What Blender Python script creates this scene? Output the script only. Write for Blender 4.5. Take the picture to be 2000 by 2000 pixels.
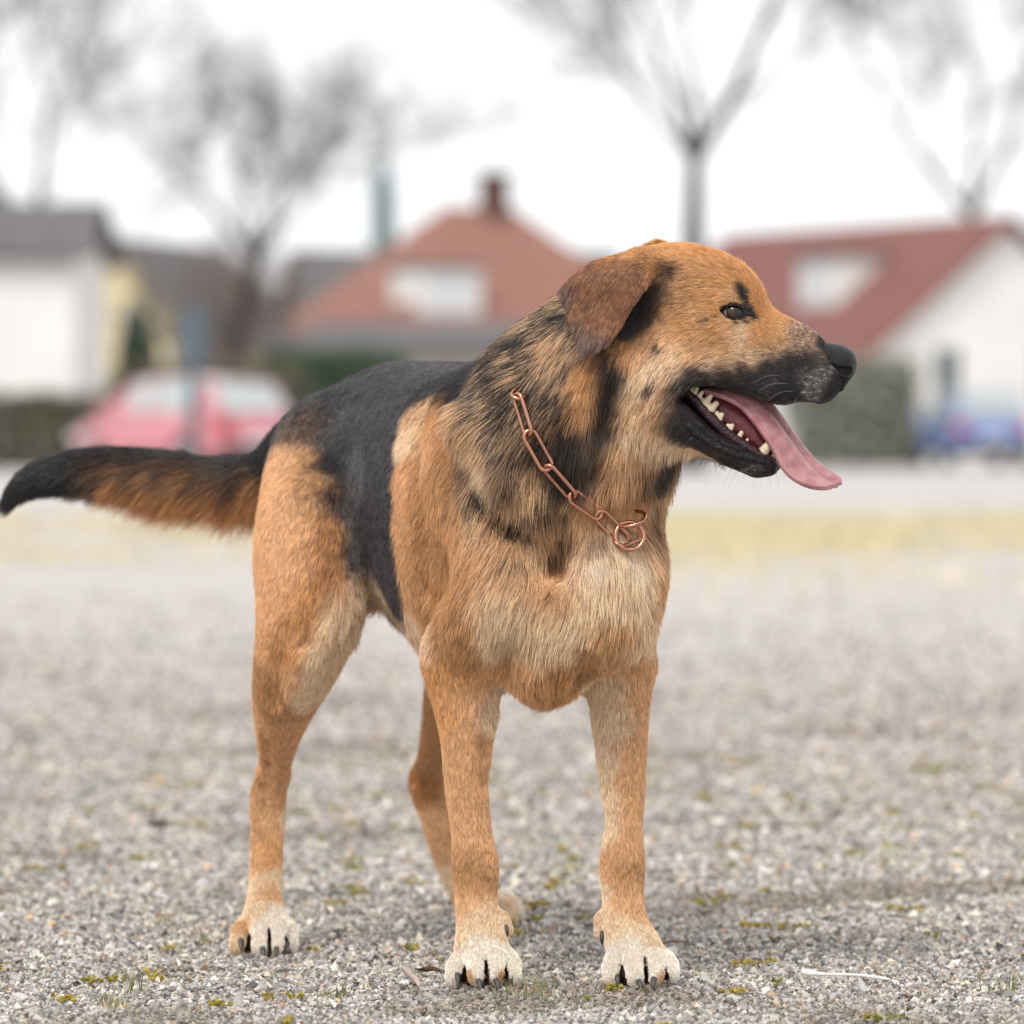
import bpy, bmesh, math, random, time
import numpy as np
from mathutils import Vector, Matrix
T0 = time.time()
for o in list(bpy.data.objects):
    bpy.data.objects.remove(o)
scene = bpy.context.scene
COL = scene.collection

# ------------------------------------------------------------------ camera
FPX = 10360.0            # focal length in pixels of the 2000 px photograph
CAM_H = 0.575            # low viewpoint, about the dog's chest
HORIZON = 855.0
cam_data = bpy.data.cameras.new('camera')
cam = bpy.data.objects.new('camera', cam_data)
COL.objects.link(cam)
cam.location = (0, 0, CAM_H)
cam.rotation_euler = (math.radians(90), 0, 0)
cam_data.sensor_width = 36
cam_data.lens = 36 * FPX / 2000
cam_data.shift_y = (HORIZON - 1000) / 2000
cam_data.clip_start = 0.1
cam_data.clip_end = 3000
cam_data.dof.use_dof = True
cam_data.dof.focus_distance = 5.55
cam_data.dof.aperture_fstop = cam_data.lens / 34.0
cam_data.dof.aperture_blades = 0
scene.camera = cam

# ------------------------------------------------------------------ overcast sky and soft sun
SUN_ELEV, SUN_AZ = 50.0, 205.0       # azimuth clockwise from +Y (behind the camera, a little to the left)
world = bpy.data.worlds.new('World')
scene.world = world
world.use_nodes = True
wn, wl = world.node_tree.nodes, world.node_tree.links
wn.clear()
w_out = wn.new('ShaderNodeOutputWorld')
w_bg = wn.new('ShaderNodeBackground')
w_sky = wn.new('ShaderNodeTexSky')
w_sky.sky_type = 'NISHITA'
w_sky.sun_disc = False
w_sky.sun_elevation = math.radians(SUN_ELEV)
w_sky.sun_rotation = math.radians(SUN_AZ)
w_sky.air_density = 1.0
w_sky.dust_density = 4.0
w_mix = wn.new('ShaderNodeMix'); w_mix.data_type = 'RGBA'
w_mix.inputs['Factor'].default_value = 0.96          # closed white cloud cover over the clear sky
w_mix.inputs['B'].default_value = (5.5, 5.55, 5.65, 1)
wl.new(w_sky.outputs['Color'], w_mix.inputs['A'])
wl.new(w_mix.outputs['Result'], w_bg.inputs['Color'])
w_bg.inputs['Strength'].default_value = 0.15
wl.new(w_bg.outputs['Background'], w_out.inputs['Surface'])

sun_data = bpy.data.lights.new('sun', 'SUN')
sun_data.energy = 1.5
sun_data.angle = math.radians(18)
sun_data.color = (1.0, 0.96, 0.9)
sun = bpy.data.objects.new('sun', sun_data)
COL.objects.link(sun)
_el, _az = math.radians(SUN_ELEV), math.radians(SUN_AZ)
_sdir = Vector((math.sin(_az) * math.cos(_el), math.cos(_az) * math.cos(_el), math.sin(_el)))
sun.rotation_euler = _sdir.to_track_quat('Z', 'Y').to_euler()
sun.location = (0, 0, 20)

scene.view_settings.view_transform = 'Standard'
scene.view_settings.look = 'None'
scene.view_settings.exposure = 0.52
scene.view_settings.gamma = 1.0
scene.view_settings.use_curve_mapping = False
scene.render.engine = 'CYCLES'
scene.cycles.max_bounces = 8
scene.cycles.use_denoising = True
scene.cycles.denoiser = 'OPENIMAGEDENOISE'
scene.cycles.denoising_input_passes = 'RGB_ALBEDO_NORMAL'
scene.cycles_curves.shape = 'THICK'

# ------------------------------------------------------------------ helpers
def W(px, py, Y):
    """photograph direction (px, py) at depth Y metres -> world point"""
    return np.array([(px - 1000.0) * Y / FPX, Y, CAM_H - (py - HORIZON) * Y / FPX])

def mat(name, color=(0.5, 0.5, 0.5), rough=0.6, spec=0.4, metal=0.0, **kw):
    m = bpy.data.materials.new(name); m.use_nodes = True
    b = m.node_tree.nodes['Principled BSDF']
    b.inputs['Base Color'].default_value = (*color, 1)
    b.inputs['Roughness'].default_value = rough
    b.inputs['Specular IOR Level'].default_value = spec
    b.inputs['Metallic'].default_value = metal
    for k, v in kw.items():
        b.inputs[k.replace('_', ' ')].default_value = v
    return m

def link(name, data, material=None, parent=None):
    o = bpy.data.objects.new(name, data); COL.objects.link(o)
    if material is not None:
        data.materials.append(material)
    if parent is not None:
        o.parent = parent
        o.matrix_parent_inverse = parent.matrix_world.inverted() if False else Matrix.Translation(-Vector(parent.location))
    return o

def tag(o, label=None, cat=None, group=None, kind=None):
    if label: o['label'] = label
    if cat: o['category'] = cat
    if group: o['group'] = group
    if kind: o['kind'] = kind
    return o

def empty(name, loc):
    o = bpy.data.objects.new(name, None); COL.objects.link(o)
    o.location = [float(v) for v in loc]; o.empty_display_size = 0.1
    return o

def np_mesh(name, V, F, smooth=True):
    """V (n,3), F (m,4) or (m,3) numpy -> mesh"""
    me = bpy.data.meshes.new(name)
    V = np.ascontiguousarray(V, dtype=np.float32); F = np.ascontiguousarray(F, dtype=np.int32)
    m, c = F.shape
    me.vertices.add(len(V)); me.vertices.foreach_set('co', V.ravel())
    me.loops.add(m * c); me.loops.foreach_set('vertex_index', F.ravel())
    me.polygons.add(m)
    me.polygons.foreach_set('loop_start', np.arange(0, m * c, c, dtype=np.int32))
    me.polygons.foreach_set('loop_total', np.full(m, c, dtype=np.int32))
    me.polygons.foreach_set('use_smooth', np.full(m, smooth, dtype=bool))
    me.update(calc_edges=True); me.validate()
    return me
HAIR_DENSITY, HAIR_BSDF = 1.0, False
# ------------------------------------------------------------------ sculpting with a distance field
class Field:
    def __init__(s, lo, hi, h):
        s.lo = np.array(lo, float); s.h = h
        s.n = np.ceil((np.array(hi) - s.lo) / h).astype(int) + 1
        s.D = np.full(tuple(s.n), 0.5, np.float32)
    def _win(s, lo, hi, pad):
        a = np.clip(np.floor((np.minimum(lo, hi) - pad - s.lo) / s.h).astype(int), 0, s.n - 1)
        b = np.clip(np.ceil((np.maximum(lo, hi) + pad - s.lo) / s.h).astype(int) + 1, 1, s.n)
        if np.any(b <= a): return None
        g = [(s.lo[i] + s.h * np.arange(a[i], b[i])).astype(np.float32) for i in range(3)]
        return (slice(a[0], b[0]), slice(a[1], b[1]), slice(a[2], b[2])), g[0][:, None, None], g[1][None, :, None], g[2][None, None, :]
    def _put(s, sl, d, k, sub=False):
        D = s.D[sl]
        if sub:
            d = -d
            h = np.clip(0.5 + 0.5 * (d - D) / k, 0, 1)
            s.D[sl] = D + (d - D) * h + k * h * (1 - h)
        else:
            h = np.clip(0.5 + 0.5 * (D - d) / k, 0, 1)
            s.D[sl] = D + (d - D) * h - k * h * (1 - h)
    def cap(s, a, b, ra, rb, k=0.02, sub=False):
        a = np.array(a, float); b = np.array(b, float); R = max(ra, rb)
        w = s._win(np.minimum(a, b) - R, np.maximum(a, b) + R, k + 0.02)
        if w is None: return
        sl, x, y, z = w
        ab = b - a; L = max(ab @ ab, 1e-12)
        t = np.clip(((x - a[0]) * ab[0] + (y - a[1]) * ab[1] + (z - a[2]) * ab[2]) / L, 0, 1)
        d = np.sqrt((x - a[0] - t * ab[0]) ** 2 + (y - a[1] - t * ab[1]) ** 2 + (z - a[2] - t * ab[2]) ** 2) - (ra + (rb - ra) * t)
        s._put(sl, d.astype(np.float32), k, sub)
    def chain(s, pts, k=0.02, sub=8):
        """tapering limb through (point, radius) stations, smoothed by a spline"""
        C = np.array([np.append(p, r) for p, r in pts])
        C = np.vstack([2 * C[0] - C[1], C, 2 * C[-1] - C[-2]])
        C[[0, -1], 3] = C[[1, -2], 3]
        Q = []
        for i in range(1, len(C) - 2):
            for t in np.arange(sub) / sub:
                Q.append(0.5 * (2 * C[i] + (C[i + 1] - C[i - 1]) * t + (2 * C[i - 1] - 5 * C[i] + 4 * C[i + 1] - C[i + 2]) * t * t
                                + (3 * C[i] - C[i - 1] - 3 * C[i + 1] + C[i + 2]) * t ** 3))
        Q.append(C[-2]); Q = np.array(Q); R = Q[:, 3].max()
        w = s._win(Q[:, :3].min(0) - R, Q[:, :3].max(0) + R, k + 0.02)
        sl, x, y, z = w
        best = None
        for a, b in zip(Q[:-1], Q[1:]):
            ab = b[:3] - a[:3]; L = max(ab @ ab, 1e-12)
            t = np.clip(((x - a[0]) * ab[0] + (y - a[1]) * ab[1] + (z - a[2]) * ab[2]) / L, 0, 1)
            d = np.sqrt((x - a[0] - t * ab[0]) ** 2 + (y - a[1] - t * ab[1]) ** 2 + (z - a[2] - t * ab[2]) ** 2) - (a[3] + (b[3] - a[3]) * t)
            best = d if best is None else np.minimum(best, d)
        s._put(sl, best.astype(np.float32), k)
    def ell(s, c, rad, axes=None, k=0.02, sub=False):
        c = np.array(c, float); A = np.eye(3) if axes is None else np.array(axes, float); R = max(rad)
        w = s._win(c - R, c + R, k + 0.02)
        if w is None: return
        sl, x, y, z = w
        dx, dy, dz = x - c[0], y - c[1], z - c[2]
        q = [(dx * A[i, 0] + dy * A[i, 1] + dz * A[i, 2]) for i in range(3)]
        k0 = np.sqrt(sum((q[i] / rad[i]) ** 2 for i in range(3)))
        k1 = np.sqrt(sum((q[i] / rad[i] ** 2) ** 2 for i in range(3))) + 1e-6
        s._put(sl, (k0 * (k0 - 1) / k1).astype(np.float32), k, sub)
    def ecap(s, a, b, ra, rb, lat, k=0.02):
        """capsule with an elliptic section: ra, rb = (lateral, vertical) radii"""
        a = np.array(a, float); b = np.array(b, float); R = max(*ra, *rb)
        w = s._win(np.minimum(a, b) - R, np.maximum(a, b) + R, k + 0.02)
        if w is None: return
        sl, x, y, z = w
        ab = b - a; L = ab @ ab; u = ab / math.sqrt(L)
        lat = np.array(lat, float); lat = lat - (lat @ u) * u; lat /= np.linalg.norm(lat); v = np.cross(u, lat)
        dx, dy, dz = x - a[0], y - a[1], z - a[2]
        al = (dx * u[0] + dy * u[1] + dz * u[2]) / math.sqrt(L)
        t = np.clip(al, 0, 1)
        ql = dx * lat[0] + dy * lat[1] + dz * lat[2]
        qv = dx * v[0] + dy * v[1] + dz * v[2]
        qa = (al - t) * math.sqrt(L)
        rl = ra[0] + (rb[0] - ra[0]) * t; rv = ra[1] + (rb[1] - ra[1]) * t; rm = np.sqrt(rl * rv)
        k0 = np.sqrt((ql / rl) ** 2 + (qv / rv) ** 2 + (qa / rm) ** 2)
        k1 = np.sqrt((ql / rl ** 2) ** 2 + (qv / rv ** 2) ** 2 + (qa / rm ** 2) ** 2) + 1e-6
        s._put(sl, (k0 * (k0 - 1) / k1).astype(np.float32), k)
    def loft(s, st, pos, lat, k=0.02):
        """trunk through elliptic stations (s, z, lateral r, vertical r): section distance with radii varying along the axis"""
        S = np.array(st, float)
        P0, P1 = pos(S[0, 0]), pos(S[-1, 0]); u = (P1 - P0) / np.linalg.norm(P1 - P0)
        lo = np.minimum(P0, P1) - S[:, 2].max(); hi = np.maximum(P0, P1) + S[:, 2].max()
        lo[2] = (S[:, 1] - S[:, 3]).min(); hi[2] = (S[:, 1] + S[:, 3]).max()
        sl, x, y, z = s._win(lo, hi, k + 0.03)
        al = (x - P0[0]) * u[0] + (y - P0[1]) * u[1] + S[0, 0] + 0 * z
        ss = np.linspace(S[0, 0], S[-1, 0], 200)
        def smooth(v):
            f = np.interp(ss, S[:, 0], v)
            for _ in range(60): f[1:-1] = (f[:-2] + 2 * f[1:-1] + f[2:]) / 4
            return f
        t = np.clip(al, S[0, 0], S[-1, 0])
        zc, rl, rv = [np.interp(t, ss, smooth(S[:, i])) for i in (1, 2, 3)]
        ql = (x - P0[0]) * lat[0] + (y - P0[1]) * lat[1]; qv = z - zc; qa = al - t; ra = 0.75 * np.minimum(rl, rv)
        k0 = np.sqrt((ql / rl) ** 2 + (qv / rv) ** 2 + (qa / ra) ** 2)
        k1 = np.sqrt((ql / rl ** 2) ** 2 + (qv / rv ** 2) ** 2 + (qa / ra ** 2) ** 2) + 1e-6
        s._put(sl, (k0 * (k0 - 1) / k1).astype(np.float32), k)
    def sheet(s, poly, depth_fn, thick, k=0.006, rnd=0.003, ymin=None, ymax=None):
        """curved flap: polygon in the XZ plane, its mid-surface at Y = depth_fn(x, z)"""
        P = np.array(poly, float)
        lo = np.array([P[:, 0].min(), ymin, P[:, 1].min()]); hi = np.array([P[:, 0].max(), ymax, P[:, 1].max()])
        sl, x, y, z = s._win(lo, hi, 0.012)
        X, Z = np.broadcast_arrays(x[:, 0, :], z[:, 0, :])
        d = np.full(X.shape, 1e9); inside = np.zeros(X.shape, bool)
        n = len(P)
        for i in range(n):
            a, b = P[i], P[(i + 1) % n]
            e = b - a; wx, wz = X - a[0], Z - a[1]
            t = np.clip((wx * e[0] + wz * e[1]) / (e @ e), 0, 1)
            d = np.minimum(d, (wx - t * e[0]) ** 2 + (wz - t * e[1]) ** 2)
            c = ((a[1] > Z) != (b[1] > Z)) & (X < (b[0] - a[0]) * (Z - a[1]) / (b[1] - a[1] + 1e-12) + a[0])
            inside ^= c
        d2 = np.sqrt(d) * np.where(inside, -1, 1)
        Ym = depth_fn(X, Z)
        gx, gz = np.gradient(Ym, s.h, s.h)
        sc = 1 / np.sqrt(1 + gx ** 2 + gz ** 2)
        dy = np.abs(y - Ym[:, None, :]) * sc[:, None, :] - thick + rnd
        dd = np.broadcast_to((d2 + rnd)[:, None, :], dy.shape)
        dist = np.sqrt(np.maximum(dy, 0) ** 2 + np.maximum(dd, 0) ** 2) + np.minimum(np.maximum(dy, dd), 0) - rnd
        s._put(sl, dist.astype(np.float32), k)
    def sample(s, P):
        """trilinear field value at points"""
        q = np.clip((P - s.lo) / s.h, 0, s.n - 1.001); i = np.floor(q).astype(int); f = q - i
        o = 0
        for dx in (0, 1):
            for dy in (0, 1):
                for dz in (0, 1):
                    wgt = (f[:, 0] if dx else 1 - f[:, 0]) * (f[:, 1] if dy else 1 - f[:, 1]) * (f[:, 2] if dz else 1 - f[:, 2])
                    o = o + wgt * s.D[i[:, 0] + dx, i[:, 1] + dy, i[:, 2] + dz]
        return o
    def mesh(s):
        """surface nets"""
        D = s.D; S = D < 0
        n = S.shape
        cnt = np.zeros(tuple(v - 1 for v in n), np.int8)
        for dx in (0, 1):
            for dy in (0, 1):
                for dz in (0, 1):
                    cnt += S[dx:n[0] - 1 + dx, dy:n[1] - 1 + dy, dz:n[2] - 1 + dz]
        idx = np.argwhere((cnt > 0) & (cnt < 8))
        vid = np.full(cnt.shape, -1, np.int32); vid[tuple(idx.T)] = np.arange(len(idx))
        corners = [(i & 1, (i >> 1) & 1, (i >> 2) & 1) for i in range(8)]
        val = np.stack([D[idx[:, 0] + c[0], idx[:, 1] + c[1], idx[:, 2] + c[2]] for c in corners], 1)
        acc = np.zeros((len(idx), 3)); num = np.zeros(len(idx))
        for i in range(8):
            for ax in range(3):
                j = i | (1 << ax)
                if j == i: continue
                va, vb = val[:, i], val[:, j]
                m = (va < 0) != (vb < 0)
                t = np.where(m, va / np.where(m, va - vb, 1), 0)
                p = np.array(corners[i], float)[None, :].repeat(len(idx), 0); p[:, ax] += t
                acc[m] += p[m]; num[m] += 1
        V = s.lo + s.h * (idx + acc / num[:, None])
        F = []
        for ax in range(3):
            u, v = (ax + 1) % 3, (ax + 2) % 3
            a = [slice(None)] * 3; b = [slice(None)] * 3
            a[ax] = slice(0, n[ax] - 1); b[ax] = slice(1, n[ax])
            Sa, Sb = S[tuple(a)], S[tuple(b)]
            e = np.argwhere(Sa != Sb)
            e = e[(e[:, u] > 0) & (e[:, v] > 0) & (e[:, u] < n[u] - 1) & (e[:, v] < n[v] - 1)]
            flip = Sb[tuple(e.T)]
            def at(du, dv):
                q = e.copy(); q[:, u] -= du; q[:, v] -= dv
                return vid[tuple(q.T)]
            Q = np.stack([at(1, 1), at(0, 1), at(0, 0), at(1, 0)], 1)
            Q[flip] = Q[flip][:, ::-1]
            F.append(Q)
        return V, np.concatenate(F)
# ------------------------------------------------------------------ ground
def sheet_obj(name, x0, x1, y0, y1, z, m, kind='structure'):
    me = bpy.data.meshes.new(name); me.from_pydata([(x0, y0, z), (x1, y0, z), (x1, y1, z), (x0, y1, z)], [], [(0, 1, 2, 3)])
    return tag(link(name, me, m), kind=kind)
def ramp_mat(name, stops, scale, detail=6, rough=.9, bump=0.0, coords='Object', tex='NOISE', spec=.2, stretch=(1, 1, 1)):
    m = mat(name, rough=rough, spec=spec); nt = m.node_tree; b = nt.nodes['Principled BSDF']
    tc = nt.nodes.new('ShaderNodeTexCoord'); mp = nt.nodes.new('ShaderNodeMapping'); mp.inputs['Scale'].default_value = stretch
    n = nt.nodes.new('ShaderNodeTexNoise' if tex == 'NOISE' else 'ShaderNodeTexVoronoi'); n.inputs['Scale'].default_value = scale
    if tex == 'NOISE': n.inputs['Detail'].default_value = detail
    r = nt.nodes.new('ShaderNodeValToRGB')
    el = r.color_ramp.elements
    while len(el) < len(stops): el.new(.5)
    for e_, (p, c) in zip(el, stops): e_.position = p; e_.color = (*c, 1)
    nt.links.new(tc.outputs[coords], mp.inputs['Vector']); nt.links.new(mp.outputs['Vector'], n.inputs['Vector'])
    nt.links.new(n.outputs['Fac'] if tex == 'NOISE' else n.outputs['Color'], r.inputs['Fac']); nt.links.new(r.outputs['Color'], b.inputs['Base Color'])
    if bump:
        bp = nt.nodes.new('ShaderNodeBump'); bp.inputs['Strength'].default_value = bump; bp.inputs['Distance'].default_value = .02
        nt.links.new(n.outputs['Fac' if tex == 'NOISE' else 'Distance'], bp.inputs['Height']); nt.links.new(bp.outputs['Normal'], b.inputs['Normal'])
    return m
def gravel_ground_mat():
    m = mat('gravel_ground', rough=.9, spec=.25); nt = m.node_tree; b = nt.nodes['Principled BSDF']
    tc = nt.nodes.new('ShaderNodeTexCoord')
    v = nt.nodes.new('ShaderNodeTexVoronoi'); v.inputs['Scale'].default_value = 120
    r = nt.nodes.new('ShaderNodeValToRGB'); el = r.color_ramp.elements
    for _ in range(3): el.new(.5)
    for e_, (p, c) in zip(el, [(0, (.26, .24, .225)), (.3, (.41, .38, .36)), (.6, (.51, .475, .45)), (.85, (.61, .57, .545)), (1, (.74, .70, .67))]): e_.position = p; e_.color = (*c, 1)
    sep = nt.nodes.new('ShaderNodeSeparateColor')
    n1 = nt.nodes.new('ShaderNodeTexNoise'); n1.inputs['Scale'].default_value = 1.6; n1.inputs['Detail'].default_value = 7; n1.inputs['Roughness'].default_value = .65
    r1 = nt.nodes.new('ShaderNodeValToRGB'); r1.color_ramp.elements[0].position = .58; r1.color_ramp.elements[1].position = .78
    soil = nt.nodes.new('ShaderNodeMix'); soil.data_type = 'RGBA'; soil.inputs['B'].default_value = (.34, .30, .22, 1)
    n2 = nt.nodes.new('ShaderNodeTexNoise'); n2.inputs['Scale'].default_value = 7; n2.inputs['Detail'].default_value = 5
    r2 = nt.nodes.new('ShaderNodeValToRGB'); r2.color_ramp.elements[0].position = .68; r2.color_ramp.elements[1].position = .74
    moss = nt.nodes.new('ShaderNodeMix'); moss.data_type = 'RGBA'; moss.inputs['B'].default_value = (.33, .29, .09, 1)
    bp = nt.nodes.new('ShaderNodeBump'); bp.inputs['Strength'].default_value = .6; bp.inputs['Distance'].default_value = .005; bp.invert = True
    L = nt.links.new
    L(tc.outputs['Object'], v.inputs['Vector']); L(tc.outputs['Object'], n1.inputs['Vector']); L(tc.outputs['Object'], n2.inputs['Vector'])
    L(v.outputs['Color'], sep.inputs['Color']); L(sep.outputs['Red'], r.inputs['Fac']); L(r.outputs['Color'], soil.inputs['A'])
    L(n1.outputs['Fac'], r1.inputs['Fac']); L(r1.outputs['Color'], soil.inputs['Factor'])
    L(soil.outputs['Result'], moss.inputs['A']); L(n2.outputs['Fac'], r2.inputs['Fac']); L(r2.outputs['Color'], moss.inputs['Factor'])
    L(moss.outputs['Result'], b.inputs['Base Color'])
    L(v.outputs['Distance'], bp.inputs['Height']); L(bp.outputs['Normal'], b.inputs['Normal'])
    return m
ground = sheet_obj('ground', -900, 900, -60, 2000, -.006, gravel_ground_mat())
sheet_obj('pavement', -200, 200, 37, 97, 0.0, ramp_mat('pale_pavement', [(.3, (.43, .40, .385)), (.7, (.52, .49, .475))], .35))

# loose gravel: angular chips, every one real, in front of and around the dog
rg = np.random.default_rng(3)
def chips(n):
    """crushed stone, dense where one looks closely and thinning out smoothly with distance and to the sides"""
    m = n * 7
    y = 4.3 + 15.7 * rg.random(m); half = .0965 * y + .16; x = (rg.random(m) * 2 - 1) * (half + 1.1)
    prob = np.where(y < 6.3, 1.0, np.exp(-(y - 6.3) / 2.3)) * np.exp(-np.maximum(0, np.abs(x) - half) / .38) * np.clip((y - 4.2) / .5, .1, 1)
    keep = np.argwhere(rg.random(m) < prob)[:n, 0]; x, y = x[keep], y[keep]; n = len(y)
    big = rg.random(n) < .015
    s = .0026 * (y / 5.5) ** 1.0 * np.where(big, 1.7, 1.0) * np.exp(rg.normal(0, .32, n)); s = np.clip(s, .0015, .010)
    o = np.array([(1, 0, 0), (-1, 0, 0), (0, 1, 0), (0, -1, 0), (.15, .1, 1), (-.1, 0, -1)], float)
    V = o[None] + rg.normal(0, .28, (n, 6, 3))
    V *= np.stack([s, s * (.55 + .45 * rg.random(n)), s * (.45 + .4 * rg.random(n))], 1)[:, None]
    a = rg.random(n) * 2 * np.pi; ca, sa = np.cos(a)[:, None], np.sin(a)[:, None]
    tx, ty = rg.normal(0, .35, n)[:, None], rg.normal(0, .35, n)[:, None]
    X = V[..., 0] * ca - V[..., 1] * sa; Yv = V[..., 0] * sa + V[..., 1] * ca; Z = V[..., 2] + tx * X + ty * Yv
    z0 = .0012 * rg.random(n) - .0045 + s * .2 + .0012 * big
    P = np.stack([X + x[:, None], Yv + y[:, None], Z + z0[:, None]], -1)
    t = rg.random(n)
    g = np.interp(t, [0, .25, .6, .85, .95, 1], [.10, .24, .41, .55, .66, .76])
    warm = np.clip(rg.normal(.035, .05, n), -.04, .20)
    c = np.stack([g * (1.05 + warm), g * (1 + warm * .4), g * (.945 - warm * .6)], 1)
    bt = rg.random(n); c[bt < .03] *= np.array([1.15, .85, .55]); c[bt > .985] *= np.array([1.0, .7, .55])
    pq = np.stack([x, y, np.zeros(n)], 1)
    soil = np.clip((vn(pq, 3.1, 4) * .6 + vn(pq, 9, 5) * .4 - .64) * 7, 0, 1)[:, None]      # brown earthy patches
    c = c * (1 - .6 * soil) + np.array([.15, .112, .08]) * .6 * soil * (.6 + .8 * rg.random(n))[:, None]
    return P, c
def vn(P, scale, seed):
    q = P[:, :2] * scale; i = np.floor(q).astype(np.int64); f = q - i; f = f * f * (3 - 2 * f); o = 0
    for dx in (0, 1):
        for dy in (0, 1):
            h = ((i[:, 0] + dx) * 73856093) ^ ((i[:, 1] + dy) * 19349663) ^ (seed * 83492791)
            h = (h ^ (h >> 13)) * 1274126177 & 0x7fffffff
            o = o + (h % 100003) / 100003.0 * (f[:, 0] if dx else 1 - f[:, 0]) * (f[:, 1] if dy else 1 - f[:, 1])
    return o
gP, gC = chips(188000)
oct_f = np.array([(0, 2, 4), (2, 1, 4), (1, 3, 4), (3, 0, 4), (2, 0, 5), (1, 2, 5), (3, 1, 5), (0, 3, 5)])
gF = (oct_f[None] + 6 * np.arange(len(gP))[:, None, None]).reshape(-1, 3)
g_me = np_mesh('gravel', gP.reshape(-1, 3), gF, smooth=False)
at = g_me.attributes.new('paint', 'FLOAT_COLOR', 'POINT')
at.data.foreach_set('color', np.c_[np.repeat(gC, 6, 0), np.ones(len(gC) * 6)].astype(np.float32).ravel())
def paint_mat(name, rough=.85, spec=.3):
    m = mat(name, rough=rough, spec=spec); a = m.node_tree.nodes.new('ShaderNodeAttribute'); a.attribute_name = 'paint'
    m.node_tree.links.new(a.outputs['Color'], m.node_tree.nodes['Principled BSDF'].inputs['Base Color']); return m
gravel = tag(link('gravel', g_me, paint_mat('gravel_stone', .75, .35)), 'loose grey crushed stone gravel spread over the ground', 'gravel', kind='stuff')

# moss and tiny weeds between the stones
mp_, mc_ = [], []
spots_ = [(x, y) for x, y in zip(rg.uniform(-.75, .85, 170), rg.uniform(4.95, 9.5, 170))]
for x, y in spots_:
    k_ = rg.integers(5, 26); sp = rg.uniform(.004, .013); hue = rg.random() ** .6
    base = np.array([.36, .27, .05]) * hue + np.array([.20, .21, .05]) * (1 - hue)
    for _ in range(k_):
        cxy = np.array([x, y, .001]) + np.append(rg.normal(0, sp, 2), rg.uniform(0, .004)); r_ = rg.uniform(.0012, .0034)
        o = np.array([(1, 0, 0), (-1, 0, 0), (0, 1, 0), (0, -1, 0), (0, 0, 1), (0, 0, -1)], float) + rg.normal(0, .35, (6, 3))
        mp_.append(cxy + o * r_); mc_.append(base * rg.uniform(.6, 1.3))
mp_, mc_ = np.array(mp_), np.array(mc_)
m_me = np_mesh('moss', mp_.reshape(-1, 3), (oct_f[None] + 6 * np.arange(len(mp_))[:, None, None]).reshape(-1, 3), smooth=False)
at = m_me.attributes.new('paint', 'FLOAT_COLOR', 'POINT'); at.data.foreach_set('color', np.c_[np.repeat(mc_, 6, 0), np.ones(len(mc_) * 6)].astype(np.float32).ravel())
tag(link('moss', m_me, paint_mat('moss_green', .9, .1)), 'yellow green moss growing between the gravel stones', 'moss', kind='stuff')
# grass blades: sparse tufts near the paws, and the yellowed verge behind
def blades(name, roots, hmin, hmax, wid, cols, label, mname):
    n = len(roots); a = rg.random(n) * 2 * np.pi; h = rg.uniform(hmin, hmax, n); lean = rg.uniform(.2, .9, n) * h; b2 = a + rg.normal(0, 1, n)
    w = np.stack([np.cos(a), np.sin(a), 0 * a], 1) * wid; tip = np.stack([np.cos(b2) * lean, np.sin(b2) * lean, h], 1)
    mid = tip * np.array([.35, .35, .6])
    P = np.stack([roots - w, roots + w, roots + mid + w * .7, roots + mid - w * .7, roots + tip], 1)
    F = np.concatenate([np.array([(0, 1, 2), (0, 2, 3), (3, 2, 4)])[None] + 5 * np.arange(n)[:, None, None]]).reshape(-1, 3)
    me = np_mesh(name, P.reshape(-1, 3), F, smooth=True)
    c = np.array(cols)[rg.integers(0, len(cols), n)] * rg.uniform(.7, 1.25, n)[:, None]
    at = me.attributes.new('paint', 'FLOAT_COLOR', 'POINT'); at.data.foreach_set('color', np.c_[np.repeat(c, 5, 0), np.ones(n * 5)].astype(np.float32).ravel())
    return tag(link(name, me, paint_mat(mname, .7, .2)), label, 'grass', kind='stuff')
tufts = [W(x, y, FPX * CAM_H / (y - HORIZON)) for x, y in ((1020, 1940), (1035, 1948), (1060, 1942), (215, 1962), (232, 1968), (262, 1938), (1960, 1935), (650, 1948), (330, 1800), (395, 1845), (1730, 1688))]
tr = np.concatenate([np.array([t_[0], t_[1], 0]) + np.c_[rg.normal(0, .008, (16, 2)), np.zeros(16)] for t_ in tufts])
blades('grass', tr, .006, .024, .0007, [(.12, .17, .03), (.30, .26, .08), (.42, .33, .17)], 'thin green and straw coloured grass blades sprouting from the gravel', 'grass_blade')
vr = np.c_[rg.uniform(-7, 7, 60000), np.clip(rg.normal(30.5, 4.2, 60000), 18, 46), np.zeros(60000)]
vr = vr[vn(vr, .4, 8) * .65 + vn(vr, 1.5, 9) * .35 > .52 - .14 * (vr[:, 0] > 0)]
blades('grass', vr, .03, .09, .006, [(.62, .54, .32), (.68, .59, .36), (.56, .52, .31), (.72, .64, .44)], 'yellowed grass verge along the far edge of the gravel', 'verge_grass')

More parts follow.
